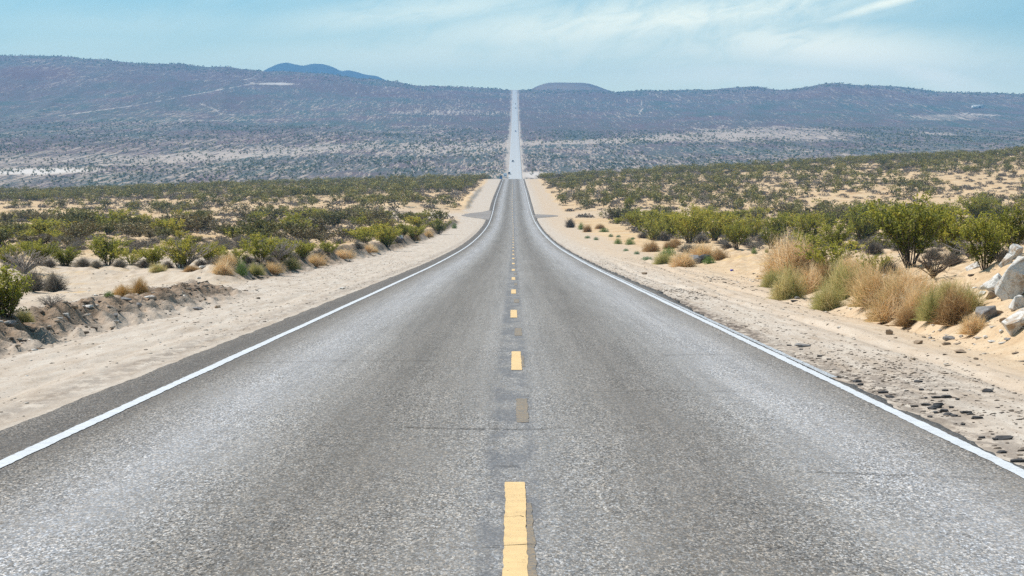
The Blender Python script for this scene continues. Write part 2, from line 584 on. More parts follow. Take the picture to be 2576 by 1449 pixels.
s1 = a.n("ShaderNodeTexVoronoi", feature="F1"); a.set(s1.inputs["Vector"], a.vscale(P, (1, .34, 1))); s1.inputs["Scale"].default_value = 84.0
s2 = a.n("ShaderNodeTexVoronoi", feature="F1"); a.set(s2.inputs["Vector"], a.vscale(P, (1, .34, 1))); s2.inputs["Scale"].default_value = 170.0
sc1 = a.n("ShaderNodeSeparateColor"); a.set(sc1.inputs[0], s1.outputs["Color"])
sc2 = a.n("ShaderNodeSeparateColor"); a.set(sc2.inputs[0], s2.outputs["Color"])
agg = a.math("ADD", a.math("MULTIPLY", sc1.outputs[0], .60), a.math("MULTIPLY", sc2.outputs[1], .40))
aggc = a.ramp(agg, [(.12, .22), (.32, .64), (.54, .98), (.74, 1.50), (.90, 2.7)])
grs = a.math("MULTIPLY", a.smooth(a.noise(a.vscale(P, (1.4, .30, 1)), 1.0, 4, .6), .30, .66), .55)
basea = a.mix(a.math("ADD", grs, .45), basea, a.mix(1.0, basea, aggc, "MULTIPLY"))
warm = a.mix(sc1.outputs[2], (1.07, 1.0, .91), (.93, 1.0, 1.09))
basea = a.mix(1.0, basea, warm, "MULTIPLY")
# sealed strip where the old centre line was ground off
cmask = a.math("MULTIPLY", a.math("SUBTRACT", 1.0, a.smooth(a.math("ABSOLUTE", a.math("ADD", xx, .02)), .13, .24)),
               a.smooth(a.noise(a.vscale(P, (3.5, .9, 1)), 1.0, 3, .6), .38, .62))
basea = a.mix(a.math("MULTIPLY", cmask, .6), basea, (.105, .108, .118))
# asphalt blends to a paler grey on the far slope
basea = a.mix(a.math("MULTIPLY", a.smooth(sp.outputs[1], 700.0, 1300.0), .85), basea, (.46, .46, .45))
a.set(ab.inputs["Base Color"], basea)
ab.inputs["Roughness"].default_value = .85
ab.inputs["Specular IOR Level"].default_value = .2
bm = a.n("ShaderNodeBump"); bm.inputs["Strength"].default_value = .5; bm.inputs["Distance"].default_value = .006
a.set(bm.inputs["Height"], agg)
a.set(ab.inputs["Normal"], bm.outputs[0])


def paint(name, c, wear, dark=(.13, .12, .11), edge=0.0):
    m, n, b, o = new_mat(name)
    P = pos(n)
    k = n.smooth(n.math("ADD", n.math("MULTIPLY", n.noise(P, 48.0, 3, .7), .75), n.math("MULTIPLY", n.noise(n.vscale(P, (3, 14, 3)), 1.0, 3, .6), .25)), wear, wear + .10)
    tone = n.ramp(n.noise(P, 6.0, 4, .6), [(.3, .86), (.7, 1.06)])
    cc = n.mix(1.0, c, tone, "MULTIPLY")
    n.set(b.inputs["Base Color"], n.mix(k, cc, dark))
    b.inputs["Roughness"].default_value = .6
    return m


mat_white = paint("white_road_paint", (.56, .57, .58), .57)
mat_oldwhite = paint("old_white_paint", (.52, .54, .56), .47)
mat_yellow = paint("yellow_road_paint", (.66, .455, .215), .565, (.22, .15, .08))
mat_faded = paint("faded_yellow_paint", (.27, .20, .125), .46, (.15, .135, .12))


def simple(name, c, rough=.8, spec=.25, var=0.0, scale=8.0, metal=0.0):
    m, n, b, o = new_mat(name)
    if var:
        t = n.ramp(n.noise(n.n("ShaderNodeTexCoord").outputs["Object"], scale, 4, .6), [(.25, 1 - var), (.75, 1 + var)])
        n.set(b.inputs["Base Color"], n.mix(1.0, c, t, "MULTIPLY"))
    else:
        b.inputs["Base Color"].default_value = (*c, 1)
    b.inputs["Roughness"].default_value = rough
    b.inputs["Specular IOR Level"].default_value = spec
    b.inputs["Metallic"].default_value = metal
    return m


def rocky(name, c1, c2):
    m, n, b, o = new_mat(name)
    P = pos(n)
    f = n.noise(P, 6.0, 5, .65, .5)
    n.set(b.inputs["Base Color"], n.mix(1.0, n.ramp(f, [(.36, c2), (.50, c1)]), n.ramp(n.noise(P, 30.0, 3, .6), [(.3, .8), (.7, 1.1)]), "MULTIPLY"))
    bm_ = n.n("ShaderNodeBump"); bm_.inputs["Strength"].default_value = .8; bm_.inputs["Distance"].default_value = .05
    n.set(bm_.inputs["Height"], n.noise(P, 11.0, 5, .6)); n.set(b.inputs["Normal"], bm_.outputs[0])
    return m


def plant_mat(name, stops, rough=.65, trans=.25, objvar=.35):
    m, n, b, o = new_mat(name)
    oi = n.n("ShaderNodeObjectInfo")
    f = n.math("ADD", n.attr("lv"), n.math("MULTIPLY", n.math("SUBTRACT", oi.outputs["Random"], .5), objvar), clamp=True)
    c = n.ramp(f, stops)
    n.set(b.inputs["Base Color"], c)
    b.inputs["Roughness"].default_value = rough
    b.inputs["Specular IOR Level"].default_value = .25
    tr = n.n("ShaderNodeBsdfTranslucent"); n.set(tr.inputs[0], c)
    mx = n.n("ShaderNodeMixShader"); mx.inputs[0].default_value = trans
    n.t.links.new(b.outputs[0], mx.inputs[1]); n.t.links.new(tr.outputs[0], mx.inputs[2])
    n.t.links.new(mx.outputs[0], o.inputs[0])
    return m


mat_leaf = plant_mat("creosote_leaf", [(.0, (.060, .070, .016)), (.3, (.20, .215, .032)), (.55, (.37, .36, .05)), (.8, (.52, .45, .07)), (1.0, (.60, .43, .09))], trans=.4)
mat_leaf_far = plant_mat("scrub_leaf", [(.0, (.050, .055, .024)), (.4, (.145, .142, .036)), (.7, (.26, .235, .058)), (1.0, (.38, .31, .09))], trans=.12)
mat_leaf_olive = plant_mat("olive_brown_leaf", [(.0, (.055, .048, .028)), (.4, (.150, .128, .060)), (.7, (.25, .205, .095)), (1.0, (.32, .26, .13))], trans=.12)
mat_grey = plant_mat("grey_twig", [(.0, (.085, .070, .062)), (.4, (.16, .135, .115)), (.7, (.24, .205, .16)), (1.0, (.40, .35, .26))], .85, .15)
mat_straw = plant_mat("dry_straw", [(.0, (.30, .25, .11)), (.22, (.52, .40, .18)), (.5, (.74, .50, .25)), (.75, (.82, .60, .34)), (1.0, (.82, .68, .48))], .8, .5, .25)
mat_straw_green = plant_mat("greenish_straw", [(.0, (.22, .24, .075)), (.4, (.42, .39, .14)), (.7, (.56, .46, .20)), (1.0, (.74, .60, .32))], .8, .5, .25)
mat_straw_brown = plant_mat("brown_straw", [(.0, (.20, .12, .05)), (.4, (.38, .23, .10)), (.7, (.50, .33, .16)), (1.0, (.66, .50, .28))], .8, .45, .25)
mat_gold = plant_mat("golden_grass_blade", [(.0, (.34, .19, .06)), (.5, (.55, .34, .12)), (1.0, (.66, .46, .22))], .8, .3, .2)
mat_mint = plant_mat("mint_leaf", [(.0, (.09, .15, .07)), (.5, (.19, .28, .15)), (1.0, (.30, .40, .24))], .7, .2)
mat_lime = plant_mat("fresh_leaf", [(.0, (.09, .14, .03)), (.5, (.17, .25, .06)), (1.0, (.27, .34, .11))], .7, .25)
mat_stem = simple("dark_stem", (.12, .092, .07), .9, .1, .3)
mat_deadwood = simple("weathered_wood", (.30, .26, .23), .9, .1, .3)
mat_rock = rocky("pale_quartz_rock", (.60, .57, .53), (.36, .27, .19))
mat_greyrock = rocky("grey_rock", (.24, .225, .215), (.14, .12, .11))
mat_brownrock = simple("brown_rock", (.27, .20, .14), .9, .15, .3, 5.0)
mat_tar = simple("black_asphalt_lump", (.055, .052, .052), .85, .3, .4, 20.0)
mat_crack = simple("dark_crack", (.025, .022, .020), .95, .05)  # near-black strips laid on the asphalt as cracks

# ------------------------------------------------------------------ ground sheet
rows = np.concatenate([np.arange(-60, 0, 6.0), np.arange(0, 8, .8), np.geomspace(8, 200, 1080), np.geomspace(200, 1250, 330)[1:], np.geomspace(1250, 8400, 300)[1:]])
ucols = np.concatenate([-np.geomspace(.285, 2.2, 60)[::-1], np.linspace(-.284, .284, 860), np.geomspace(.285, 2.2, 60)])
GY, GU = np.meshgrid(rows, ucols, indexing="ij")
GX = GU * (np.maximum(GY, 0) + 40)
GZ = T(GX, GY)
gxl = GX - xr(GY)
gax = np.abs(gxl)
corr = 1 - sst(gax + 1.6 * vnoise(GX / 2.5, GY / 9, 91), 8.4, 10.2)
corr = np.maximum(corr, (gxl < 0) * (1 - sst(-gxl + 3 * vnoise(GX / 4, GY / 7, 92), 17, 25)) * (1 - sst(GY, 90, 108)) * .75)
corr = np.where(GY > 1150, 1 - sst(gax + 3 * vnoise(GX / 5, GY / 60, 93), 6.0, 8.5), corr)
turn = np.exp(-((GY - 372) / 22.0) ** 2) * sst(gax, 4, 8) * (1 - sst(gax, 22, 34))
corr = np.maximum(corr, turn * .9)
toe = np.interp(GY, [0, 29, 39, 65, 130], [6.7, 6.7, 6.9, 8.1, 9.2])
cut = sst(gxl, toe - 1.2, toe + .6) * (1 - sst(GY, 110, 190)) * (gxl > 0)
golden = np.clip((fbm(GX / 2.2, GY / 3, 101, 4) - .2) * 1.6, 0, 1) * sst(gax, 8, 10) * (1 - sst(GY, 300, 600))
cxb = np.where(GY < 62, -8.15, -9.6)
clod = np.exp(-((gxl - cxb - .4) / .62) ** 2) * (sst(GY, 20, 27) * (1 - sst(GY, 53, 57)) + .9 * sst(GY, 63, 74) * (1 - sst(GY, 322, 338)))  # road-side face of ridge and bank: clods plus painted shade
tar = np.exp(-((gxl - 3.95) / .30) ** 2) * (.55 + .6 * sst(vnoise(GX * 0, GY / 6, 103), -.1, .3)) * (1 - sst(GY, 240, 420)) * (gxl > 0)
tar = tar + (gxl > 0) * np.exp(-((gxl - 4.6) / .7) ** 2 - ((GY - 23) / 3.5) ** 2) * .45 + .45 * np.exp(-((gxl + 4.75) / .22) ** 2) * (1 - sst(GY, 200, 400))
tar = np.clip(tar, 0, 1)
# cover of scrub on the far slope, bare fans, salt pan, tracks
veg = .478 + .055 * sst(GY, 1550, 2300) + .012 * sst(GY, 2400, 3600) + .06 * fbm(GX / 160, GY / 420, 105, 3)
pale = np.zeros_like(GX)
red = np.clip(fbm(GX / 300, GY / 500, 107, 3) * 1.8 + .1, 0, 1) * sst(GY, 1900, 2800) * .7


def ell(X, Y, rx, ry, soft=.45, tilt=0.0):
    """mask of a ground patch whose outline is given in photo units"""
    Xg = CX + F * GX / np.maximum(GY, 1)
    Yg = HOR - F * GZ / np.maximum(GY, 1)
    dx, dy = Xg - X, Yg - Y - (Xg - X) * tilt
    dd = np.sqrt((dx / rx) ** 2 + (dy / ry) ** 2) + .35 * vnoise(GX / 14, GY / 60, 111) + .3 * vnoise(GX / 50, GY / 200, 112)
    return (1 - sst(dd, 1 - soft, 1 + soft)) * (GY > 1150)


for (X, Y, rx, ry, dv, pl, tl) in [(90, 431, 135, 8, -1.0, 1.0, -.02), (700, 383, 330, 13, -.26, .35, -.06), (1120, 372, 170, 16, -.24, .35, -.03), (330, 398, 330, 10, -.18, .3, -.03),
                               (1500, 356, 230, 5, -.55, .3, -.03), (1930, 338, 210, 17, -.44, .2, .0), (1700, 347, 200, 12, -.36, .15, -.03), (2350, 296, 110, 7, -.42, .2, .0),
                               (2340, 338, 90, 5, -.35, .2, 0), (1120, 284, 160, 6, -.20, .3, 0.0), (1880, 306, 90, 5, -.14, .2, 0), (2470, 289, 60, 2.5, -.4, .4, 0.03),
                               (690, 212, 50, 2.5, -.5, .8, 0.01), (1060, 318, 90, 2.5, -.2, .2, -.02), (1350, 440, 38, 7, -.6, .8, 0.0), (480, 305, 200, 3, -.12, .2, -.02), (300, 415, 60, 3, -.3, .3, 0)]:
    e = ell(X, Y, rx, ry, tilt=tl)
    veg = veg + dv * (.62 if pl >= .8 else .24) * e
    pale = np.maximum(pale, (.8 if pl >= .8 else .5) * pl * e)
for (X, Y, rx, ry, rd) in [(100, 185, 120, 20, 1.0), (560, 190, 150, 14, .8), (760, 200, 130, 12, .9), (330, 195, 120, 14, .6), (1100, 214, 90, 8, .7), (200, 370, 260, 20, .5), (700, 345, 260, 18, .5),
                           (1300, 300, 300, 40, .35), (1800, 330, 300, 26, .4)]:
    red = np.maximum(red, rd * ell(X, Y, rx, ry, .6))
for pts in [[(150, 292), (330, 268), (470, 243), (560, 226), (640, 211), (618, 202), (640, 196), (662, 180)], [(505, 262), (540, 274), (560, 289), (592, 290)], [(1610, 250), (1615, 275), (1600, 295)], [(2415, 285), (2500, 292)]]:
    Xg = CX + F * GX / np.maximum(GY, 1)
    Yg = HOR - F * GZ / np.maximum(GY, 1)
    for (X0, Y0), (X1, Y1) in zip(pts[:-1], pts[1:]):
        t = np.clip(((Xg - X0) * (X1 - X0) + (Yg - Y0) * (Y1 - Y0)) / ((X1 - X0) ** 2 + (Y1 - Y0) ** 2), 0, 1)
        dd = np.hypot(Xg - X0 - t * (X1 - X0), (Yg - Y0 - t * (Y1 - Y0)) * 1.3) + 1.2 * vnoise(GX / 6, GY / 30, 113)
        e = (1 - sst(dd, .5, 2.0)) * (GY > 1300)
        veg = veg - .115 * e
        pale = np.maximum(pale, .4 * e)
me = np_mesh("ground", np.stack([GX, GY, GZ], -1).reshape(-1, 3), [grid_faces(len(rows), len(ucols))], mat_ground, True,
             {"corridor": corr.ravel(), "cut": cut.ravel(), "golden": golden.ravel(), "clod": clod.ravel(), "tar": tar.ravel(),
              "veg": veg.ravel(), "pale": pale.ravel(), "red": red.ravel()})
tag(link("ground", me), kind="structure")
del GX, GZ, GU

# ------------------------------------------------------------------ road
ry_ = np.concatenate([np.arange(2, 60, .06), rows[rows > 60]])
ry_ = ry_[ry_ < 4900]
eR = 3.57 + .13 + .30 * sst(ry_, 34, 60) + .10 * fbm(ry_ / 1.3, ry_ * 0, 121, 4, .6) + .16 * np.maximum(vnoise(ry_ / .7, ry_ * 0, 122), .1) * (ry_ < 60)
eR = eR + .55 * sst(ry_, 1100, 1300) + .25 * sst(ry_, 200, 500)
eR = np.maximum(eR, 3.60)
eL = -4.38 + .05 * fbm(ry_ / 1.1, ry_ * 0, 123, 4, .6) - .15 * sst(ry_, 100, 400)
fr = np.array([0, .0, .03, .2, .35, .5, .65, .8, .97, 1.0, 1.0])
RX = eL[:, None] + (eR - eL)[:, None] * fr[None, :]
crown = .02 * (1 - (RX / 4.2) ** 2)
RZ = zr(ry_)[:, None] + crown
RZ[:, 0] -= .12
RZ[:, -1] -= .12
RX[:, 0] -= .015
RX[:, -1] += .015
RXw = RX + xr(ry_)[:, None]
me = np_mesh("road", np.stack([RXw, np.repeat(ry_[:, None], RX.shape[1], 1), RZ], -1).reshape(-1, 3), [grid_faces(*RX.shape)], mat_asph, False)
road = tag(link("road", me), kind="structure")


def strip(name, x0, x1, y0, y1, mat, lift=.005, jag=0.0, seed=0, step=.06, endjag=0.0):
    ys = np.arange(y0, min(y1, 70), step) if y0 < 70 else np.array([])
    if y1 > 70:
        ys = np.concatenate([ys, rows[(rows > max(70, y0)) & (rows < y1)]])
        if y0 >= 70: ys = np.concatenate([[y0], ys])
    ys = np.concatenate([ys, [y1]])
    xa = x0 + jag * (fbm(ys / .15, ys * 0, seed, 2) + fbm(ys / 2.5, ys * 0, seed + 5, 2))
    xb = x1 + jag * (fbm(ys / .15, ys * 0, seed + 1, 2) + fbm(ys / 2.5, ys * 0, seed + 6, 2))
    X_ = np.stack([xa, (xa + xb) / 2, xb], 1)
    Z_ = zr(ys)[:, None] + .02 * (1 - (X_ / 4.2) ** 2) + lift + 2e-5 * ys[:, None]
    v = np.stack([X_ + xr(ys)[:, None], np.repeat(ys[:, None], 3, 1), Z_], -1).reshape(-1, 3)
    return link(name, np_mesh(name, v, [grid_faces(len(ys), 3)], mat), road)


strip("edge_line", -3.80, -3.675, 2, 4600, mat_white, .005, .012, 3)
strip("edge_line", 3.515, 3.635, 2, 4600, mat_white, .005, .014, 9)
strip("old_edge_line", 3.665, 3.745, 23.5, 330, mat_oldwhite, .004, .012, 15)
end = 13.62
for k in range(46):
    ye = end + 14.62 * k
    jx = .012 if k != 1 else .04
    strip("centre_dash", jx - .062 - .002 * (k == 0), jx + .066, ye - (6.5 if k == 0 else 3.75), ye, mat_yellow, .005, .008, 31 + 3 * k)
    if k < 14:
        f0 = ye + 4.25
        strip("faded_dash", .03, .14, f0, f0 + 2.5, mat_faded, .003, .012, 201 + 3 * k)
strip("faded_dash", .075, .115, 5, 12.6, mat_faded, .003, .012, 301)
strip("faded_dash", .11, .145, 25.1, 27.3, mat_faded, .003, .012, 305)


def crack(pts, wdt, seed):
    rr = np.random.default_rng(seed)
    P_ = [np.array(p, float) for p in pts]
    out = []
    for p, q in zip(P_[:-1], P_[1:]):
        n_ = max(3, int(np.linalg.norm(q - p) / .05))
        for i in range(n_):
            out.append(p + (q - p) * i / n_)
    out.append(P_[-1])
    c = np.array(out)
    c = c + rr.normal(0, .010, c.shape) + np.stack([c[:, 0] * 0, .05 * fbm(c[:, 0] / .3 + seed, c[:, 1] / .5, seed, 3)], 1)
    ww = wdt * (.4 + rr.random(len(c)))
    ww[0] = ww[-1] = .001
    x2 = np.stack([c[:, 0] - .002, c[:, 0] + .002], 1)
    y2 = np.stack([c[:, 1] - ww, c[:, 1] + ww], 1)
    z2 = zr(y2) + .02 * (1 - (x2 / 4.2) ** 2) + .0075
    link("crack", np_mesh("crack", np.stack([x2, y2, z2], -1).reshape(-1, 3), [grid_faces(len(c), 2)], mat_crack), road)


crack([(-1.0, 17.45), (-.5, 17.3), (.1, 17.2), (.52, 17.38)], .013, 1)
crack([(-.10, 14.55), (.06, 14.5)], .012, 2)
crack([(1.95, 14.3), (2.6, 14.1), (3.3, 13.9)], .008, 3)
crack([(-1.6, 15.9), (-1.2, 16.0)], .006, 4)
crack([(-.12, 11.9), (.02, 12.0), (.09, 11.95)], .004, 5)
crack([(-.35, 10.75), (-.1, 10.85), (.1, 10.9), (.14, 10.95)], .005, 6)
crack([(-3.4, 26.0), (-2.2, 26.3), (-1.0, 26.2)], .010, 7)
crack([(.8, 21.2), (1.5, 21.4), (2.4, 21.3)], .007, 8)
crack([(1.2, 12.6), (1.9, 12.5)], .004, 9)
crack([(-2.2, 12.6), (-1.6, 12.65)], .004, 10)
crack([(2.0, 27.5), (3.0, 27.7)], .011, 12)

# paved mouths of the turn-off
mat_apron = simple("dusty_old_asphalt", (.24, .215, .195), .9, .1, .25, .25)
for sx, w0, w1, ym, yw in ((-1, 4.3, 9.6, 372, 17.0), (1, 3.8, 7.9, 366, 9.0)):
    ys = np.linspace(345, 398, 28)
    hw = w1 - w0
    xo = w0 + hw * np.exp(-np.abs((ys - ym) / yw) ** (2.0 + (sx > 0))) * (1 + .35 * fbm(ys / 5, ys * 0 + sx * 3, 141, 3))
    fr2 = np.linspace(0, 1, 6)
    X_ = sx * (w0 - .3 + (xo - w0 + .3)[:, None] * fr2[None])
    Y_ = np.repeat(ys[:, None], 6, 1)
    Z_ = T(X_ + xr(Y_), Y_)
    Z_ = np.maximum(Z_ + .03, zr(Y_) + .004 - .02 * fr2)
    link("turn_off_apron", np_mesh("turn_off_apron", np.stack([X_ + xr(Y_), Y_, Z_], -1).reshape(-1, 3), [grid_faces(28, 6)], mat_apron), road)
    
# ------------------------------------------------------------------ mountains behind the ridge
def mountain(name, prof, dist, base_row, mat, depth, seed, amp):
    prof = np.array(prof, float)
    n = 220
    X = np.linspace(prof[0, 0], prof[-1, 0], n)
    top = np.interp(X, prof[:, 0], prof[:, 1])
    k = np.ones(7) / 7
    top = np.convolve(np.pad(top, 3, "edge"), k, "valid")
    m = 44
    s = np.linspace(-1, 1, m)
    x = ((X - CX) / F * dist)[None, :] * np.ones((m, 1))
    y = dist + s[:, None] * depth * np.ones((1, n))
    hz = (HOR - top) / F * dist
    bz = (HOR - base_row) / F * dist
    sh = np.clip(1 - np.abs(s) ** 1.3, 0, 1)[:, None]
    rid = np.abs(fbm(x / (dist * .012) + y / (dist * .05), y / (dist * .03), seed, 4))
    z = bz + (hz - bz)[None, :] * (sh * (1 - amp * rid * (sh * (1 - sh) * 4)))
    me = np_mesh(name, np.stack([x, y, z], -1).reshape(-1, 3), [grid_faces(m, n)], mat, True)
    return tag(link(name, me), kind="structure")


def hill_mat(name, c1, c2, sc):
    m, n, b, o = new_mat(name)
    P = pos(n)
    n.set(b.inputs["Base Color"], n.ramp(n.noise(P, sc, 5, .6), [(.3, c1), (.7, c2)]))
    b.inputs["Specular IOR Level"].default_value = 0
    return m


mountain("mountain", [(560, 250), (640, 196), (672, 176), (700, 163), (722, 158), (745, 163), (765, 167), (790, 161), (815, 162), (838, 168), (862, 181), (876, 177), (895, 181), (922, 189),
                       (950, 192), (975, 204), (1010, 222), (1060, 250)], 7600, 260, hill_mat("haze_blue_rock_slope", (.035, .045, .06), (.06, .065, .08), .004), 500, 5, .5)  # blue of the distance haze put into the dark rock colour
mountain("hill", [(1300, 255), (1334, 226), (1355, 216), (1375, 210), (1400, 208.5), (1430, 209), (1460, 209), (1480, 211), (1500, 217), (1520, 225), (1540, 231), (1575, 255)],
         5600, 255, hill_mat("brown_hill_scrub", (.11, .085, .075), (.25, .165, .11), .01), 260, 9, .35)

exec_vegetation = True
# ------------------------------------------------------------------ plants
rng = np.random.default_rng(11)


def leaf_quads(centres, size, rg, lv, flat=0.0):
    n = len(centres)
    a = rg.normal(size=(n, 3)); a[:, 2] = a[:, 2] * (1 - flat) + .3
    a /= np.linalg.norm(a, axis=1)[:, None]
    b = np.cross(a, rg.normal(size=(n, 3)))
    b /= np.linalg.norm(b, axis=1)[:, None]
    s = size * (.6 + .8 * rg.random((n, 1)))
    v = np.stack([centres - a * s, centres + b * s * .45, centres + a * s, centres - b * s * .45], 1).reshape(-1, 3)
    f = np.arange(4 * n).reshape(n, 4)
    return v, f, np.repeat(lv, 4)


def creosote(seed, h=1.5, r=.9, nst=16, ntw=7, nlf=14, leaf=.035, lean=.9, stem_r=.014, up=.5):
    """spreading many-stemmed evergreen bush: (stems Parts, leaves Parts)"""
    rg = np.random.default_rng(seed)
    st, lf = Parts(), Parts()
    for i in range(nst):
        az = rg.random() * 2 * PI
        k = (rg.random() ** .7) * lean
        hh = h * (.72 + .3 * rg.random()) * (1 - .22 * k)
        t = np.linspace(0, 1, 6)
        rad = .10 * rg.random() + r * k * (t ** 1.15)
        wig = rg.normal(0, .03, (6, 2)) * t[:, None] * 1.4
        pts = np.stack([np.cos(az) * (rad + .05 * k) + wig[:, 0], np.sin(az) * (rad + .05 * k) + wig[:, 1], hh * (t * .8 + .2 * t ** .5)], 1)
        st.tube(pts, stem_r * (1 - .8 * t) + .003, 4)
        tone0 = rg.random() * .5
        for j in range(ntw):
            tt = up + (1 - up) * rg.random() ** .8
            ib = min(int(tt * 5), 4)
            p0 = pts[ib] + (pts[ib + 1] - pts[ib]) * (tt * 5 - ib)
            d = np.array([math.cos(az) * .5, math.sin(az) * .5, 1.0]) + rg.normal(0, .55, 3)
            d[2] = abs(d[2])
            d /= np.linalg.norm(d)
            L = h * (.14 + .20 * rg.random())
            p1 = p0 + d * L
            st.tube(np.stack([p0, (p0 + p1) / 2 + rg.normal(0, .012, 3), p1]), np.array([.005, .004, .002]), 3)
            m = nlf
            f = rg.random(m)[:, None]
            c = p0 + (p1 - p0) * (f * 1.05) + rg.normal(0, .032 * (h / 1.4), (m, 3))
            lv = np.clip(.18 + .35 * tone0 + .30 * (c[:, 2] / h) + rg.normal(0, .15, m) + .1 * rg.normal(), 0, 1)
            v, q, a_ = leaf_quads(c, leaf, rg, lv)
            lf.add(v, q, lv=a_)
    return st, lf


def mound(seed, r=.45, h=.5, n=500, wid=.004, curl=.5, droop=.0, ball=False, seg=4, spread=1.0):
    """rounded brush of fine curved twigs, drawn as narrow ribbons"""
    rg = np.random.default_rng(seed)
    az = rg.random(n) * 2 * PI
    el = np.arccos(rg.random(n) * (1.0 if not ball else 1.3) - (0 if not ball else .3)) if ball else (rg.random(n) ** .8) * 1.45
    L = .75 + .35 * rg.random(n)
    lob = 1 + .22 * np.sin(az * 3 + seed) * np.sin(el * 2) + .15 * np.sin(az * 5 + 2 * seed)
    t = np.linspace(0, 1, seg + 1)
    end = np.stack([np.sin(el) * np.cos(az) * r * lob, np.sin(el) * np.sin(az) * r * lob, np.cos(el) * h * lob], 1) * L[:, None]
    cur = rg.normal(0, curl * r * .5, (n, 3))
    root = rg.normal(0, r * .16 * spread, (n, 3)); root[:, 2] = np.abs(root[:, 2]) * .25
    pts = root[:, None] * (1 - t)[None, :, None] + end[:, None] * t[None, :, None] + cur[:, None] * (np.sin(t * PI) * .5 + .25 * np.sin(t * 5.5) * t)[None, :, None]
    pts[:, :, 2] = np.maximum(pts[:, :, 2] - droop * r * (t ** 2)[None], .004)
    sd_ = rg.normal(size=(n, 1, 3)); sd_ /= np.linalg.norm(sd_, axis=2)[:, :, None]
    ww = wid * (1.1 - .75 * t)[None, :, None]
    v = np.stack([pts - sd_ * ww, pts + sd_ * ww], 2)            # n, seg+1, 2, 3
    idx = np.arange(n * (seg + 1) * 2).reshape(n, seg + 1, 2)
    q = np.stack([idx[:, :-1, 0], idx[:, :-1, 1], idx[:, 1:, 1], idx[:, 1:, 0]], -1).reshape(-1, 4)
    patch = .25 * np.sin(az * 2 + seed * 1.7) + .15 * np.sin(az * 5 + seed)
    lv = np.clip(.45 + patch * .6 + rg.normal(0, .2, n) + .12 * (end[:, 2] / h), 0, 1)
    p = Parts()
    p.add(v.reshape(-1, 3), q, lv=np.repeat(lv, (seg + 1) * 2))
    return p


def add_leaves(p, seed, r, h, n, size, lo=.5, hi=1.0, lv0=.5, shell=True):
    rg = np.random.default_rng(seed)
    d = rg.normal(size=(n, 3)); d[:, 2] = np.abs(d[:, 2])
    d /= np.linalg.norm(d, axis=1)[:, None]
    rr = (lo + (hi - lo) * rg.random((n, 1)) ** .6)
    clump = 1 + .25 * np.sin(d[:, 0:1] * 9 + seed) * np.sin(d[:, 1:2] * 8 + 2 * seed)
    c = d * rr * clump * np.array([r, r, h])
    v, q, a_ = leaf_quads(c, size, rg, np.clip(lv0 + rg.normal(0, .2, n), 0, 1))
    p.add(v, q, lv=a_)
    return p


def merged_plant(st, lf, name, mats):
    """one mesh, stems slot 0, foliage slot 1, for bushes too small to show parts"""
    v1, q1, t1, a1 = st.arrays()
    v2, q2, t2, a2 = lf.arrays()
    v = np.concatenate([v1, v2])
    q = np.concatenate([q1, q2 + len(v1)])
    return np_mesh(name, v, [q], mats, False, {"lv": np.concatenate([a1, a2])}, [0] * len(q1) + [1] * len(q2))


# prototypes: near bushes (with parts)
NEAR = []
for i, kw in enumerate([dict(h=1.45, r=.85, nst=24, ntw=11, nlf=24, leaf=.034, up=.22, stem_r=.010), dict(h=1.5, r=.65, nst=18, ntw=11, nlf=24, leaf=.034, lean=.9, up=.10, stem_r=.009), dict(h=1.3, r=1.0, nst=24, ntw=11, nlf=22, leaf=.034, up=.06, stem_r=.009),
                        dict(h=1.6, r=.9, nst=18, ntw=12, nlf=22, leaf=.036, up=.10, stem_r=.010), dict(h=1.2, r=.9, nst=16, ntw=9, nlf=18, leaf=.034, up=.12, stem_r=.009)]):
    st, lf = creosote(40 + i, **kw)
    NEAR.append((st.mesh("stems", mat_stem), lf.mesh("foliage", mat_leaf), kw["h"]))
MID = []
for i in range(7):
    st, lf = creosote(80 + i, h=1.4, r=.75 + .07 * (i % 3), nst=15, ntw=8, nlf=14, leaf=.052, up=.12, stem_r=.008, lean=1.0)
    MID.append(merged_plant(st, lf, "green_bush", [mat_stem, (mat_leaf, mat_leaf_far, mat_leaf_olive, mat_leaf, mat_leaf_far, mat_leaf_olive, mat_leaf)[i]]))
GREY = []
for i in range(5):
    p = mound(120 + i, .55, .42, 260, .009, .5, seg=3)
    add_leaves(p, 130 + i, .5, .4, 420, .03, .5, 1.0, .5)
    GREY.append(p.mesh("grey_shrub", mat_grey))

nrand = random.Random(5)


def near_bush(X, Yb, hpx, label, proto=0, group=None, name="green_bush", mat=None, wide=1.0, dy=0.0):
    p = ray(X, Yb)
    h = hpx * p[1] / F
    s = h / NEAR[proto][2]
    o = empty(name, (p[0], p[1] + dy, p[2] - .02), nrand.random() * 6.28)
    o.scale = (s * wide, s * wide, s)
    link("stems", NEAR[proto][0], o)
    link("foliage", NEAR[proto][1], o)
    tag(o, label, "bush", group or "green bushes")
    placed.append((p[0], p[1], .7 * s * wide))
    return o


placed = []
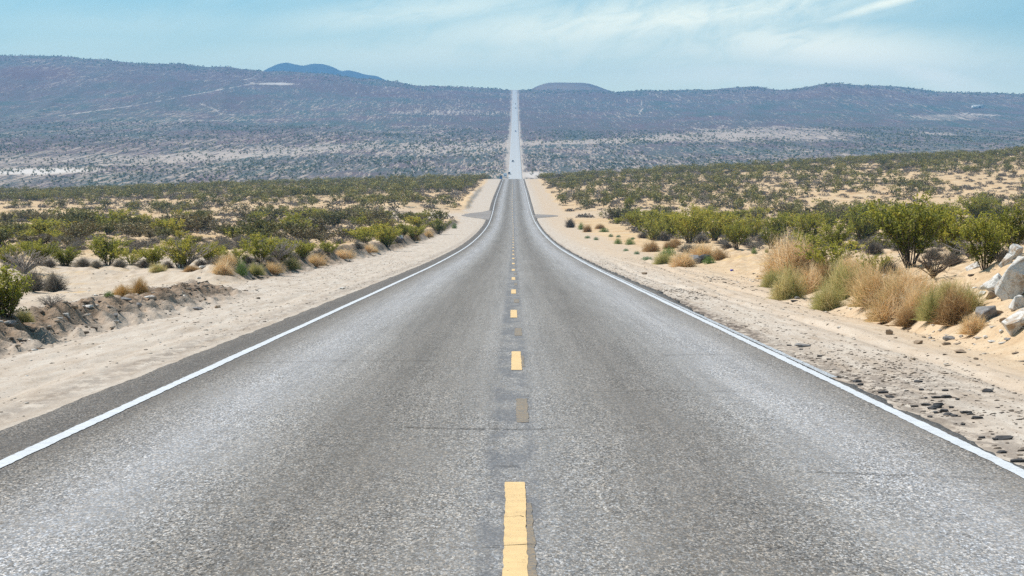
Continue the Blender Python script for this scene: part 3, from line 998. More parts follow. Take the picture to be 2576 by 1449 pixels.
# ---- left side, one by one
near_bush(22, 800, 128, "bright green bush at the left edge above the bladed soil ridge", 2, wide=1.2)
LB = [(22, 672, 62, 1), (95, 668, 66, 0), (165, 670, 52, 2), (272, 668, 84, 3), (330, 666, 50, 4), (385, 668, 54, 2), (452, 673, 80, 1), (528, 664, 56, 0), (592, 666, 50, 4), (655, 660, 76, 3),
      (708, 658, 60, 1), (762, 652, 48, 2), (825, 642, 40, 4), (975, 622, 62, 2), (1040, 604, 40, 0), (1105, 588, 40, 3), (1012, 598, 38, 1), (920, 612, 40, 4)]
names_l = ["olive green bush at the left edge of the bush row behind the bare sand bench", "broad green bush second from the left in the row behind the bare sand bench",
           "low green bush behind the grey brown dry brush on the left", "tall yellow green bush with bare dark stems behind the bare sand bench",
           "thin low green bush just right of the tall yellow green one behind the sand bench", "short spreading green bush left of the narrow tall bush behind the sand bench",
           "narrow tall green bush with pale twigs behind the bare sand bench", "rounded dull green bush behind the pinkish straw clump on the left",
           "thin low bush right behind the greenish straw clump on the left", "tall green bush with forked stems behind the straw clumps on the left",
           "narrow green bush behind the row of straw clumps on the left", "low spreading green bush behind the long straw clump on the left",
           "small thin green bush above the last big straw clumps on the left", "wide dark green bush close to the soil bank left of the road",
           "green bush just above the two round straw balls left of the road", "green bush nearest the paved turn-off on the left of the road",
           "slim green bush behind the wide dark green bush left of the road", "small open green bush left of the wide dark green bush by the soil bank"]
for (X, Y, hp, k), nm in zip(LB, names_l):
    near_bush(X, Y, hp * .92, nm, k, wide=1.5)
# ---- right side
RB = [(2288, 672, 165, 0, 1.05, "big bright green bush with dark forked trunks on the right above the straw clumps"),
      (2085, 690, 92, 4, 1.35, "low olive bush behind the straw clumps left of the big bright green bush"),
      (2165, 612, 88, 2, 1.3, "wide dark green bush behind and left of the big bright green bush"),
      (2205, 700, 66, 4, 1.1, "small purplish green bush at the foot of the big bright green bush"),
      (2478, 678, 130, 1, 1.1, "rusty green bush growing just above the white boulders"),
      (2405, 640, 108, 2, 1.2, "tall green bush between the big bright green bush and the rusty one"),
      (2548, 632, 120, 3, 1.1, "dark bush with bare branches at the right edge behind the white boulders"),
      (2350, 610, 78, 0, 1.1, "pale green bush low on the rise right behind the big bright green bush"),
      (1640, 604, 56, 4, 1.1, "small yellow green bush standing in front on the right verge beyond the straw clumps"),
      (1735, 612, 88, 3, 1.2, "tall yellow green bush on the right behind the straw heap with the dark burnt log"),
      (1795, 605, 72, 2, 1.2, "broad green bush right beside the tall yellow green bush on the right verge"),
      (1688, 600, 62, 1, 1.3, "green bush left beside the tall yellow green bush on the right verge"),
      (1852, 628, 66, 0, 1.0, "green bush above the tiny fresh green tufts on the right"),
      (1940, 625, 60, 4, .9, "single thin yellowish bush with a bare base near the straw clumps on the right"),
      (1955, 600, 62, 2, 1.3, "dense green bush behind the thin yellowish bush on the right"),
      (2030, 612, 74, 1, 1.4, "spreading green bush behind the leftmost big straw clump on the right"),
      (1580, 532, 34, 1, .8, "lone round green bush on the bare sand right of the turn-off"),
      (2250, 560, 52, 3, 1.3, "green bush on the skyline side above the wide dark green bush"),
      (2460, 560, 66, 0, 1.2, "green bush high on the rise above the rusty green bush")]
RB += [(1610, 578, 46, 2, 1.3, "olive bush at the left end of the bush bank on the right verge"), (1660, 590, 60, 3, 1.2, "olive bush, second from the left end of the bush bank on the right verge"),
       (1765, 590, 70, 1, 1.4, "bush filling the gap behind the two tallest yellow green bushes on the right verge"), (1895, 600, 60, 3, 1.3, "bush between the fresh green tufts and the dense bush on the right"),
       (2100, 630, 76, 3, 1.3, "olive bush between the leftmost straw clump and the wide dark green bush"), (2360, 575, 64, 2, 1.4, "low broad bush on the rise behind the pale green bush")]
for (X, Y, hp, k, wd, nm) in RB:
    near_bush(X, Y, hp, nm, k, wide=wd)

# ---- dry brush, tumbleweed, grass
DRYM = {}
for i in range(4):
    DRYM["straw", i] = mound(200 + i, .5, .55, 2400, .0042, .55, ball=True, seg=5).mesh("straw", mat_straw)
    DRYM["green", i] = mound(210 + i, .5, .55, 2400, .0042, .5, ball=True, seg=5).mesh("straw", mat_straw_green)
    DRYM["brown", i] = mound(220 + i, .5, .5, 2200, .0045, .6, ball=True, seg=5).mesh("straw", mat_straw_brown)
    DRYM["gold", i] = mound(230 + i, .42, .6, 1400, .004, .18, seg=4, spread=2.2).mesh("blades", mat_gold)
    p = mound(240 + i, .5, .46, 1500, .0055, .45, seg=4)
    DRYM["grey", i] = p.mesh("twigs", mat_grey)
    p = mound(250 + i, .4, .3, 120, .005, .2, seg=3); add_leaves(p, 260 + i, .42, .34, 1300, .022, .35, 1.0, .5)
    DRYM["mint", i] = p.mesh("leaves", mat_mint)
    p = mound(270 + i, .4, .4, 200, .005, .2, seg=3); add_leaves(p, 280 + i, .42, .42, 1300, .022, .4, 1.0, .5)
    DRYM["lime", i] = p.mesh("leaves", mat_lime)
CATS = dict(straw=("dry_brush", "dry brush", .55), green=("dry_brush", "dry brush", .55), brown=("dry_brush", "dry brush", .5), gold=("grass_tuft", "grass tuft", .6),
            grey=("grey_shrub", "shrub", .46), mint=("low_green_plant", "small plant", .34), lime=("low_green_plant", "small plant", .42))


def brush(X, Yb, wpx, hpx, kind, label, var=0, lean=0.0, group=None, copies=1):
    p = ray(X, Yb)
    nm, cat, h0 = CATS[kind]
    wd, hh = wpx * p[1] / F, hpx * p[1] / F
    me_ = DRYM[kind, var % 4]
    o = link(nm, me_, None, (p[0], p[1] + wd * .25, p[2] + (-.03 * hh if kind in ("straw", "green", "brown") else -.01)), (0, lean, nrand.random() * 6.28))
    o.scale = (wd, wd, hh / h0 * .92)
    tag(o, label, cat, group or {"dry brush": "dry brush clumps", "grass tuft": "grass tufts", "shrub": "low grey shrubs", "small plant": "low green plants"}[cat])
    placed.append((p[0], p[1], wd * .5))
    return o


# left
brush(78, 733, 78, 56, "grey", "grey brown dry shrub, left one of the pair near the left edge", 0)
brush(132, 735, 74, 50, "grey", "grey brown dry shrub, right half of the pair on the bare sand at the left", 1)
brush(348, 742, 66, 46, "gold", "tall golden grass tuft on the crest of the bladed soil ridge", 0)
brush(305, 745, 80, 30, "gold", "lower pale golden grass tuft touching the tall one on the soil ridge", 1)
brush(272, 748, 34, 16, "lime", "small pale green sprig left of the golden grass on the soil ridge", 0)
brush(55, 812, 60, 34, "green", "low greenish brush under the bright green bush at the left edge", 3)
brush(395, 686, 52, 26, "green", "yellow green straw clump left of the pinkish ones at the edge of the bare sand", 0)
brush(480, 684, 50, 18, "brown", "flat brown straw clump at the edge of the bare sand on the left", 1)
brush(557, 692, 66, 40, "straw", "rounded pinkish straw clump, the biggest on the left verge", 0)
brush(570, 668, 62, 34, "straw", "pale straw clump behind the biggest pinkish one on the left verge", 2)
brush(606, 694, 44, 44, "lime", "light green feathery clump between two straw clumps on the left verge", 2)
brush(640, 692, 54, 34, "green", "greenish straw clump right of the light green feathery clump", 1)
brush(682, 686, 66, 30, "straw", "straw clump midway along the straw row on the left verge", 3)
brush(730, 678, 60, 34, "green", "olive straw clump in the straw row on the left verge before the tan ball", 2)
brush(792, 668, 62, 34, "straw", "tan straw ball on the crest of the left soil bank", 1)
brush(862, 650, 66, 28, "straw", "long low tan straw clump on the left soil bank", 2)
brush(928, 637, 52, 24, "straw", "smaller tan straw clump right of the long low one on the left soil bank", 0)
brush(1043, 606, 34, 24, "straw", "round tan straw ball, nearer of two beside the wide dark green bush", 3)
brush(1077, 598, 32, 22, "straw", "round tan straw ball, farther of two beside the wide dark green bush", 1)
brush(1143, 575, 18, 16, "lime", "small green tuft beside the paved turn-off on the left", 3)
for X, Y, wp, hp in [(45, 676, 46, 22), (120, 672, 50, 24), (205, 672, 54, 24), (240, 674, 40, 20), (300, 672, 46, 20), (360, 674, 50, 22), (420, 676, 40, 20), (505, 672, 44, 20), (545, 668, 44, 24), (620, 664, 44, 22),
                     (675, 664, 44, 20), (735, 656, 44, 22), (800, 648, 44, 20), (855, 640, 40, 18), (900, 628, 40, 20), (1000, 612, 36, 18)]:
    brush(X, Y, wp, hp, "grey", "low grey brown brush filling the foot of the green bush row left of the road", nrand.randrange(4), group="brush at the foot of the left bush row")
for X, Y, wp, hp in [(2130, 690, 70, 40), (2190, 715, 60, 30), (2240, 690, 60, 36), (2400, 668, 70, 36), (2350, 655, 60, 30), (2530, 660, 60, 34), (2200, 640, 60, 34), (2000, 625, 50, 30)]:
    brush(X, Y, wp, hp, "grey", "low purplish grey brush among the big green bushes on the right rise", nrand.randrange(4), group="brush among the big bushes on the right")
for X, Y, wp, hp in [(1620, 600, 36, 18), (1670, 606, 40, 20), (1765, 612, 44, 22), (1830, 626, 40, 18), (1880, 618, 40, 22), (1920, 610, 40, 20), (1975, 622, 40, 20)]:
    brush(X, Y, wp, hp, "grey", "low grey brush under the bank of yellow green bushes on the right verge", nrand.randrange(4), group="brush under the right bush bank")
# right, far to near
brush(1435, 573, 30, 24, "grey", "grey brown ball of brush at the corner of the right turn-off", 2)
brush(1478, 584, 26, 22, "brown", "brown ball of brush just right of the grey one at the turn-off corner", 0)
brush(1462, 578, 22, 20, "lime", "green tuft between the two balls of brush at the turn-off corner", 1)
brush(1510, 576, 30, 14, "brown", "low brown brush behind the mint green mats on the right verge", 1)
brush(1520, 584, 34, 12, "lime", "low green patch of plant behind the mint green mats", 0)
for i, (X, Y, wp, hp, lb) in enumerate([(1478, 600, 20, 8, "mint green mat nearest the turn-off on the right verge"), (1500, 604, 18, 9, "mint green mat, second from the turn-off on the right verge"),
                                        (1537, 596, 16, 9, "mint green tuft behind the first mats on the right verge"), (1556, 597, 16, 7, "tiny mint green mat right of the mint tuft on the right verge"),
                                        (1592, 603, 18, 7, "small dull green mat farthest right of the mint group"), (1575, 632, 20, 8, "mint green mat above the long narrow one beside the road"),
                                        (1602, 640, 20, 10, "mint green mat in the middle beside the low green clumps"), (1628, 654, 40, 10, "long narrow mint green mat closest to the right edge of the road")]):
    brush(X, Y, wp, hp, "mint", lb, i)
brush(1555, 614, 28, 16, "lime", "dull green tuft left of the bright green cushion", 1)
brush(1585, 616, 34, 18, "lime", "bright green cushion plant between mint mats and brown brush", 2)
brush(1650, 603, 46, 28, "green", "green grey dome of brush behind the bright green cushion", 2)
brush(1640, 634, 52, 30, "brown", "reddish brown brush dome beside the bright green cushion", 2)
brush(1688, 626, 44, 24, "brown", "reddish brown brush dome behind the light green clump", 3)
brush(1683, 644, 56, 24, "lime", "light green clump in front of the reddish brown brush", 3)
brush(1712, 652, 22, 12, "lime", "small green tuft left of the grey brown brush near the straw heap", 0)
brush(1735, 636, 74, 22, "grey", "flat grey brown brush left of the straw heap", 3)
brush(1700, 618, 34, 22, "brown", "brown brush ball in front of the yellow green bushes on the right", 1)
brush(1672, 664, 64, 34, "green", "yellow brown straw clump at the left end of the straw heap", 1)
brush(1720, 672, 78, 44, "straw", "large straw clump left of the dark burnt log", 2)
brush(1770, 650, 78, 44, "straw", "straw clump standing behind the dark burnt log", 3)
brush(1812, 654, 50, 32, "brown", "brown straw clump right of the dark burnt log", 2)
brush(1785, 664, 44, 22, "lime", "pale green tuft in front right of the dark burnt log", 1)
brush(1898, 638, 22, 16, "lime", "fresh green tuft, left of two on the bare sand right of the straw heap", 2)
brush(1929, 636, 14, 13, "lime", "smaller fresh green tuft, right of two on the bare sand", 3)
big = [(2015, 668, 90, 52, "straw", "straw clump peeping over the tall one at the left end of the row"), (2075, 720, 80, 50, "brown", "russet straw clump between the tall left one and the yellow green one"),
       (2175, 742, 90, 62, "straw", "straw clump joining the yellow green one and the big pinkish one"), (2330, 765, 90, 50, "straw", "straw clump on the slope above the pale one near the right end"),
       (2390, 752, 70, 42, "green", "small sage clump on the slope between the leafless bush and the grey boulder"), (2290, 822, 80, 44, "brown", "low russet clump at the toe of the bank right of the middle"),
       (2150, 700, 100, 50, "straw", "straw clump tucked behind the large yellow green clump of the row"), (2290, 745, 120, 60, "straw", "pale straw clump behind the middle of the row under the leafless bush"),
       (1985, 700, 130, 92, "straw", "tall straw clump at the far left end of the big row on the right"), (1945, 722, 60, 38, "green", "small greenish straw clump low at the left end of the big row"),
       (2040, 690, 110, 60, "brown", "brown straw clump behind the left end of the big row on the right"), (1985, 752, 95, 72, "green", "olive straw clump hanging over the sand at the left of the big row"),
       (2040, 738, 90, 60, "straw", "straw clump with pinkish top between the two olive ones"), (2128, 752, 120, 86, "green", "large yellow green clump above a dark hollow in the bank"),
       (2085, 782, 90, 60, "green", "drooping yellow green clump at the very toe of the bank"), (2210, 770, 130, 92, "straw", "big pinkish straw clump in the middle of the row"),
       (2262, 790, 120, 84, "straw", "big straw clump right beside the middle one of the row"), (2238, 808, 110, 60, "straw", "low straw clump leaning onto the sand below the middle of the row"),
       (2312, 800, 100, 70, "straw", "pale straw clump left of the green one near the right end of the row"), (2352, 806, 88, 70, "green", "green straw clump left of the dark brown one near the right end"),
       (2405, 815, 98, 84, "brown", "dark brown clump with bare stems near the right end of the row"), (2440, 790, 90, 62, "green", "sage green clump behind the dark brown one near the grey boulder"),
       (2455, 842, 76, 44, "straw", "small pale wiry clump below the grey boulder on the right")]
for i, (X, Y, wp, hp, kd, lb) in enumerate(big):
    brush(X, Y, wp * 1.12, hp * 1.30, kd, lb, i)

# bare dead bushes
dead = Parts()
rg = np.random.default_rng(77)
for i in range(26):
    az = rg.random() * 2 * PI; k = .3 + .7 * rg.random()
    t = np.linspace(0, 1, 6)
    pts = np.stack([np.cos(az) * .75 * k * t ** 1.1, np.sin(az) * .75 * k * t ** 1.1, .62 * (1 - .4 * k) * t ** .8], 1) + rg.normal(0, .03, (6, 3)) * t[:, None]
    dead.tube(pts, .014 * (1 - .8 * t) + .003, 4)
    for j in range(5):
        a_ = pts[2 + j % 3]
        e_ = a_ + rg.normal(0, .14, 3) + np.array([0, 0, .08])
        dead.tube([a_, (a_ + e_) / 2 + rg.normal(0, .02, 3), e_], [.006, .004, .002], 3)
dead_dark = dead.mesh("dead_bush", mat_stem)
dead_pale = dead.mesh("dead_bush", mat_deadwood)
for (X, Y, hp, m_, lb) in [(2348, 700, 70, dead_dark, "leafless dark brown bush on the sand between the big green bush and the boulders"),
                           (128, 772, 34, dead_pale, "tiny bare twig bush on the crest of the bladed soil ridge at the left"),
                           (470, 670, 70, dead_pale, "pale leafless branches among the green bushes behind the bare sand bench"),
                           (700, 655, 58, dead_pale, "pale grey leafless bush behind the straw row on the left verge"),
                           (2440, 650, 60, dead_pale, "pale dead branches reaching left of the rusty green bush"),
                           (60, 690, 70, dead_pale, "pale dead branches behind the bright green bush at the left edge")]:
    p = ray(X, Y)
    s = hp * p[1] / F / .6
    o = link("dead_bush", m_, None, (p[0], p[1], p[2] - .01), (0, 0, nrand.random() * 6)); o.scale = (s, s, s)
    tag(o, lb, "dead bush", "leafless bushes")

# ------------------------------------------------------------------ scattered bushes over the plain
def in_frame(x, y, m=1.06):
    return np.abs(x) / y < .2507 * m + .4 / y


def scatter(n, y0, y1, seed, power=1.0):
    rg = np.random.default_rng(seed)
    y = np.sqrt(y0 ** 2 + (y1 ** 2 - y0 ** 2) * rg.random(n))
    x = (rg.random(n) * 2 - 1) * .36 * y
    return x, y, rg


def allowed(x, y, rg, green=True):
    xl = x - xr(y)
    j = rg.random(len(x))
    ok = np.abs(xl) > 9.8 + 2.0 * j
    ok &= ~((xl < 0) & (y < 101 + 3 * j))
    ok &= ~((xl < 0) & (xl > -20 - 6 * j) & (y > 350) & (y < 398))
    ok &= ~((xl > 0) & (xl < 26) & (y > 360) & (y < 388))
    ok &= ~((xl > 0) & (xl < 15) & (y > 150) & (y < 350))
    ok &= ~((xl > 0) & (y < 62))
    ok &= ~((xl > 0) & (y < 150) & (xl < 11.5 + .03 * y))
    return ok


x, y, rg = scatter(10700, 62, 905, 301)
dens = .52 + 1.35 * fbm(x / 22, y / 45, 311, 3) + .40 * sst(y, 480, 640) + .35 * (1 - sst(y, 105, 170)) - .14 * np.exp(-((y - 300) / 110.) ** 2) - .10 * (x > 0)
keep = allowed(x, y, rg) & (rg.random(len(x)) < dens)
gx, gy = x[keep], y[keep]
x, y, rg = scatter(24800, 62, 870, 302)
dens = .62 + .9 * fbm(x / 16, y / 30, 313, 3) + .9 * (1 - sst(y, 100, 150))
keep = allowed(x, y, rg) & (rg.random(len(x)) < dens)
qx, qy = x[keep], y[keep]


def far_from_placed(x, y, k=1.0):
    ok = np.ones(len(x), bool)
    for (a_, b_, r_) in placed:
        ok &= (x - a_) ** 2 + ((y - b_) * .5) ** 2 > (r_ * k) ** 2
    return ok


m_ = far_from_placed(gx, gy); gx, gy = gx[m_], gy[m_]
m_ = far_from_placed(qx, qy, .7); qx, qy = qx[m_], qy[m_]
o_ = np.argsort(gy); gx, gy = gx[o_], gy[o_]
o_ = np.argsort(qy); qx, qy = qx[o_], qy[o_]
rg = np.random.default_rng(404)
gs = (.55 + .75 * rg.random(len(gx)) ** 1.2) * (1 + .55 * sst(gy, 130, 230))
qs = (.5 + .9 * rg.random(len(qx)) ** 1.4) * (1 + .35 * sst(qy, 130, 230))


def where(x, y):
    side = "left" if x < 0 else "right"
    if y < 125: d = "just behind the nearest bushes"
    elif y < 160: d = "before the open sand"
    elif y < 230: d = "on the middle plain"
    else: d = "well out on the plain"
    return side, d


n_ind = 252
vis = [i for i in range(len(gx)) if abs(gx[i]) / gy[i] < .258][:n_ind]
vset = set(vis)
for i in vis:
    side, d = where(gx[i], gy[i])
    o = link("green_bush", MID[i % 7], None, (gx[i], gy[i], float(T(gx[i], gy[i])) - .03), (0, 0, rg.random() * 6.28))
    s = gs[i] * 1.05
    o.scale = (s * (1.1 + .5 * rg.random()), s * (1.1 + .5 * rg.random()), s * (.65 + .3 * rg.random()))
    gq = gs[i] / (1 + .55 * float(sst(gy[i], 130, 230)))
    size = "small" if gq < .72 else ("large" if gq > 1.0 else "medium sized")
    tag(o, f"{size} dull green bush {d}, {side} of the road", "bush", f"{size} green bushes {d}, {side} side")
vis2 = [i for i in range(len(qx)) if abs(qx[i]) / qy[i] < .258][:255]
vset2 = set(vis2)
for i in vis2:
    side, d = where(qx[i], qy[i])
    o = link("grey_shrub", GREY[i % 5], None, (qx[i], qy[i], float(T(qx[i], qy[i])) - .02), (0, 0, rg.random() * 6.28))
    s = qs[i]
    o.scale = (s * 1.25, s * 1.25, s)
    gq = qs[i] / (1 + .35 * float(sst(qy[i], 130, 230)))
    size = "small" if gq < .75 else ("large" if gq > 1.05 else "medium sized")
    tag(o, f"{size} grey brown shrub {d}, {side} of the road", "shrub", f"{size} grey shrubs {d}, {side} side")


def mass(name, temps, x, y, s, flat, mat, label, cat, seed, sink=.03, tint=.3):
    """one object of many low plants, each a turned and scaled copy of one of the templates"""
    rg = np.random.default_rng(seed)
    z = T(x, y) - sink
    V, Q, A, n0 = [], [], [], 0
    which = rg.integers(0, len(temps), len(x))
    for k, (v, q, a_) in enumerate(temps):
        ii = np.where(which == k)[0]
        if not len(ii): continue
        th = rg.random(len(ii)) * 2 * PI
        c, sn = np.cos(th)[:, None], np.sin(th)[:, None]
        sx = s[ii][:, None] * (1 + .4 * rg.random((len(ii), 1)))
        vx = (v[None, :, 0] * c - v[None, :, 1] * sn) * sx + x[ii][:, None]
        vy = (v[None, :, 0] * sn + v[None, :, 1] * c) * sx + y[ii][:, None]
        vz = v[None, :, 2] * s[ii][:, None] * flat + z[ii][:, None]
        V.append(np.stack([vx, vy, vz], -1).reshape(-1, 3))
        Q.append((q[None] + (np.arange(len(ii)) * len(v))[:, None, None]).reshape(-1, q.shape[1]) + n0)
        A.append(np.clip(a_[None] + (rg.random((len(ii), 1)) - .5) * tint, 0, 1).ravel())
        n0 += len(ii) * len(v)
    me = np_mesh(name, np.concatenate(V), [np.concatenate(Q)], mat, False, {"lv": np.concatenate(A)})
    o = link(name, me)
    return tag(o, label, cat, None, "stuff")


def lod_green(seed, n, leaf, h=1.3, r=.85):
    rg = np.random.default_rng(seed)
    nb = 9
    cen = np.stack([rg.normal(0, .42, nb) * r, rg.normal(0, .42, nb) * r, h * (.45 + .4 * rg.random(nb))], 1)
    k = rg.integers(0, nb, n)
    c = cen[k] + rg.normal(0, 1, (n, 3)) * np.array([.17, .17, .17])
    low = rg.random(n) < .18
    c[low] *= np.array([.5, .5, .5])
    c[:, 2] = np.abs(c[:, 2])
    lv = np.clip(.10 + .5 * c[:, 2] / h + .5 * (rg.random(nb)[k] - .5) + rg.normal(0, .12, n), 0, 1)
    v, q, a_ = leaf_quads(c, leaf, rg, lv)
    return v, q, a_


def lod_grey(seed, n, leaf):
    rg = np.random.default_rng(seed)
    d = rg.normal(size=(n, 3)); d[:, 2] = np.abs(d[:, 2]); d /= np.linalg.norm(d, axis=1)[:, None]
    c = d * (.35 + .65 * rg.random((n, 1)) ** .5) * np.array([.6, .6, .45])
    v, q, a_ = leaf_quads(c, leaf, rg, np.clip(.45 + rg.normal(0, .22, n), 0, 1))
    return v, q, a_


rest = np.array([i not in vset for i in range(len(gx))])
rx_, ry2, rs = gx[rest], gy[rest], gs[rest]
rest2 = np.array([i not in vset2 for i in range(len(qx))])
hx, hy, hs = qx[rest2], qy[rest2], qs[rest2]
brn = np.random.default_rng(9).random(len(rx_)) < .30
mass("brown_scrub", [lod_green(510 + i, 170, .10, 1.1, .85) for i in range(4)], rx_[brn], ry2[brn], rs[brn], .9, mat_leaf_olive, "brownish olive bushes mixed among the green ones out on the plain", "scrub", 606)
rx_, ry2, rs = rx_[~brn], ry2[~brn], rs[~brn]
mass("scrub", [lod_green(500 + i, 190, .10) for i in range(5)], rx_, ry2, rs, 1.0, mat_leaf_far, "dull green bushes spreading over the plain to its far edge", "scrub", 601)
mass("grey_scrub", [lod_grey(520 + i, 110, .085) for i in range(4)], hx, hy, hs, 1.0, mat_grey, "low grey brown shrubs among the green bushes out on the plain", "scrub", 602)
# slope beyond the dip
x, y, rg = scatter(11500, 1290, 1780, 303)
k = (np.abs(x - xr(y)) > 10) & (rg.random(len(x)) < .55 + 1.1 * fbm(x / 40, y / 120, 321, 3))
x, y = x[k], y[k]
mass("far_scrub", [lod_green(540 + i, 26, .34, 1.3, .9) for i in range(4)], x, y, .6 + .8 * rg.random(len(x)), 1.0, mat_leaf_far, "dark scrub dotted over the lower far slope across the dip", "scrub", 603)
x, y, rg = scatter(20000, 1780, 2700, 304)
k = (np.abs(x - xr(y)) > 12) & (rg.random(len(x)) < .45 + .9 * fbm(x / 70, y / 200, 323, 3))
x, y = x[k], y[k]
mass("far_scrub", [lod_green(560 + i, 12, .5, 1.3, .9) for i in range(4)], x, y, .7 + .9 * rg.random(len(x)), 1.0, mat_leaf_far, "dark scrub dotted over the middle of the far slope", "scrub", 604)
x, y, rg = scatter(3400, 4150, 4560, 305)
k = np.abs(x - xr(y)) > 14
x, y = x[k], y[k]
mass("ridge_scrub", [lod_green(580 + i, 10, .8, 1.8, 1.2) for i in range(4)], x, y, .8 + 1.0 * rg.random(len(x)) ** 2.5, 1.0, mat_leaf_far, "tiny dark scrub along the crest of the far ridge", "scrub", 605)
# ------------------------------------------------------------------ rocks, lumps, pebbles
def rock_mesh(name, seed, sx, sy, sz, mat, cuts=9, sub=2, tough=.05):
    """angular stone: a ball cut flat by random planes"""
    import bmesh
    rg = np.random.default_rng(seed)
    bm = bmesh.new()
    npt = 9 + cuts if sub > 1 else 9
    for i in range(npt):
        n = rg.normal(size=3); n /= np.linalg.norm(n)
        n = np.sign(n) * np.abs(n) ** .75 * (.8 + .3 * rg.random())
        bm.verts.new((n[0] * sx, n[1] * sy, n[2] * sz))
    res = bmesh.ops.convex_hull(bm, input=list(bm.verts))
    loose = [v for v in bm.verts if not v.link_faces]
    bmesh.ops.delete(bm, geom=loose, context="VERTS")
    if sub > 1:
        bmesh.ops.dissolve_limit(bm, angle_limit=.22, verts=list(bm.verts), edges=list(bm.edges))
        bmesh.ops.bevel(bm, geom=list(bm.edges), offset=.035 * sx, segments=1, affect="EDGES", clamp_overlap=True)
        bmesh.ops.triangulate(bm, faces=list(bm.faces))
    me = bpy.data.meshes.new(name)
    bm.to_mesh(me); bm.free()
    me.materials.append(mat)
    return me


def stone(X, Yb, wpx, hpx, mat, name, cat, label, group, seed, dpt=1.0, rot=(0, 0, 0), sink=.25, sub=3, cuts=9):
    p = ray(X, Yb)
    wd, hh = wpx * p[1] / F / 1.5, hpx * p[1] / F / 1.5
    me_ = rock_mesh(name, seed, wd, wd * dpt, hh, mat, cuts, sub, .012)
    o = link(name, me_, None, (p[0], p[1] + wd * dpt * .3, p[2] + hh * (.75 - sink)), rot)
    return tag(o, label, cat, group)


G1 = "pale boulders at the right edge"
stone(2560, 745, 74, 100, mat_rock, "boulder", "boulder", "largest white boulder, cut off by the right edge of the view", G1, 3, .8, (.1, .25, .3), cuts=8)
stone(2512, 738, 60, 50, mat_rock, "boulder", "boulder", "pale grey boulder just left of the largest white one", G1, 5, .8, (0, -.2, .8), cuts=7)
stone(2566, 775, 52, 36, mat_rock, "boulder", "boulder", "flat pinkish white block under the largest white boulder", G1, 8, .9, (0, -.1, .2), cuts=7)
stone(2558, 838, 36, 88, mat_rock, "boulder", "boulder", "long white slab leaning down the slope below the white block", G1, 12, 1.6, (.25, .75, .2), cuts=6)
stone(2556, 648, 30, 34, mat_rock, "boulder", "boulder", "small bluish white boulder above the largest white one", G1, 14, .9, (.2, 0, .7))
stone(2475, 728, 34, 14, mat_rock, "boulder", "boulder", "thin white slab pointing up at the left of the pale boulders", G1, 16, .5, (.1, -.6, .2), cuts=6)
stone(2448, 676, 32, 18, mat_rock, "boulder", "boulder", "small white stone below the rusty green bush", G1, 17, .8, (.1, -.5, .2), cuts=7)
stone(2538, 700, 24, 22, mat_brownrock, "boulder", "boulder", "small brown stone wedged among the white boulders", G1, 19, .8)
stone(2485, 806, 50, 44, mat_greyrock, "boulder", "boulder", "dark grey boulder beside the wiry clump on the sand slope", G1, 21, .8, (.3, -.55, .3), cuts=7)
stone(1748, 664, 32, 26, mat_greyrock, "boulder", "boulder", "ash grey rounded stone buried in the straw heap", "burnt remains in the straw heap", 23)
stone(1770, 660, 38, 22, mat_tar, "burnt_log", "log", "black burnt log lying in the straw heap on the right verge", "burnt remains in the straw heap", 24, .6, (0, -.35, .3))
stone(2530, 668, 26, 34, mat_rock, "boulder", "boulder", "upright pale stone between the small bluish white boulder and the big one", G1, 25, .8, (.2, .3, .1), cuts=6)
stone(2498, 752, 30, 24, mat_brownrock, "boulder", "boulder", "brown shaded stone under the pale grey boulder", G1, 26, .8, cuts=6)
stone(2470, 745, 22, 10, mat_rock, "boulder", "boulder", "small bluish slab at the foot of the thin pointing slab", G1, 27, .8, (0, -.4, .5), cuts=6)
stone(2530, 812, 34, 14, mat_brownrock, "boulder", "boulder", "brown ledge stone above the long white slab", G1, 28, .8, (0, .4, .5), cuts=6)
stone(2512, 792, 26, 12, mat_brownrock, "boulder", "boulder", "low brown stone right of the dark grey boulder", G1, 29, .8, (0, .2, .5), cuts=6)
G2 = "loose stones on the right verge"
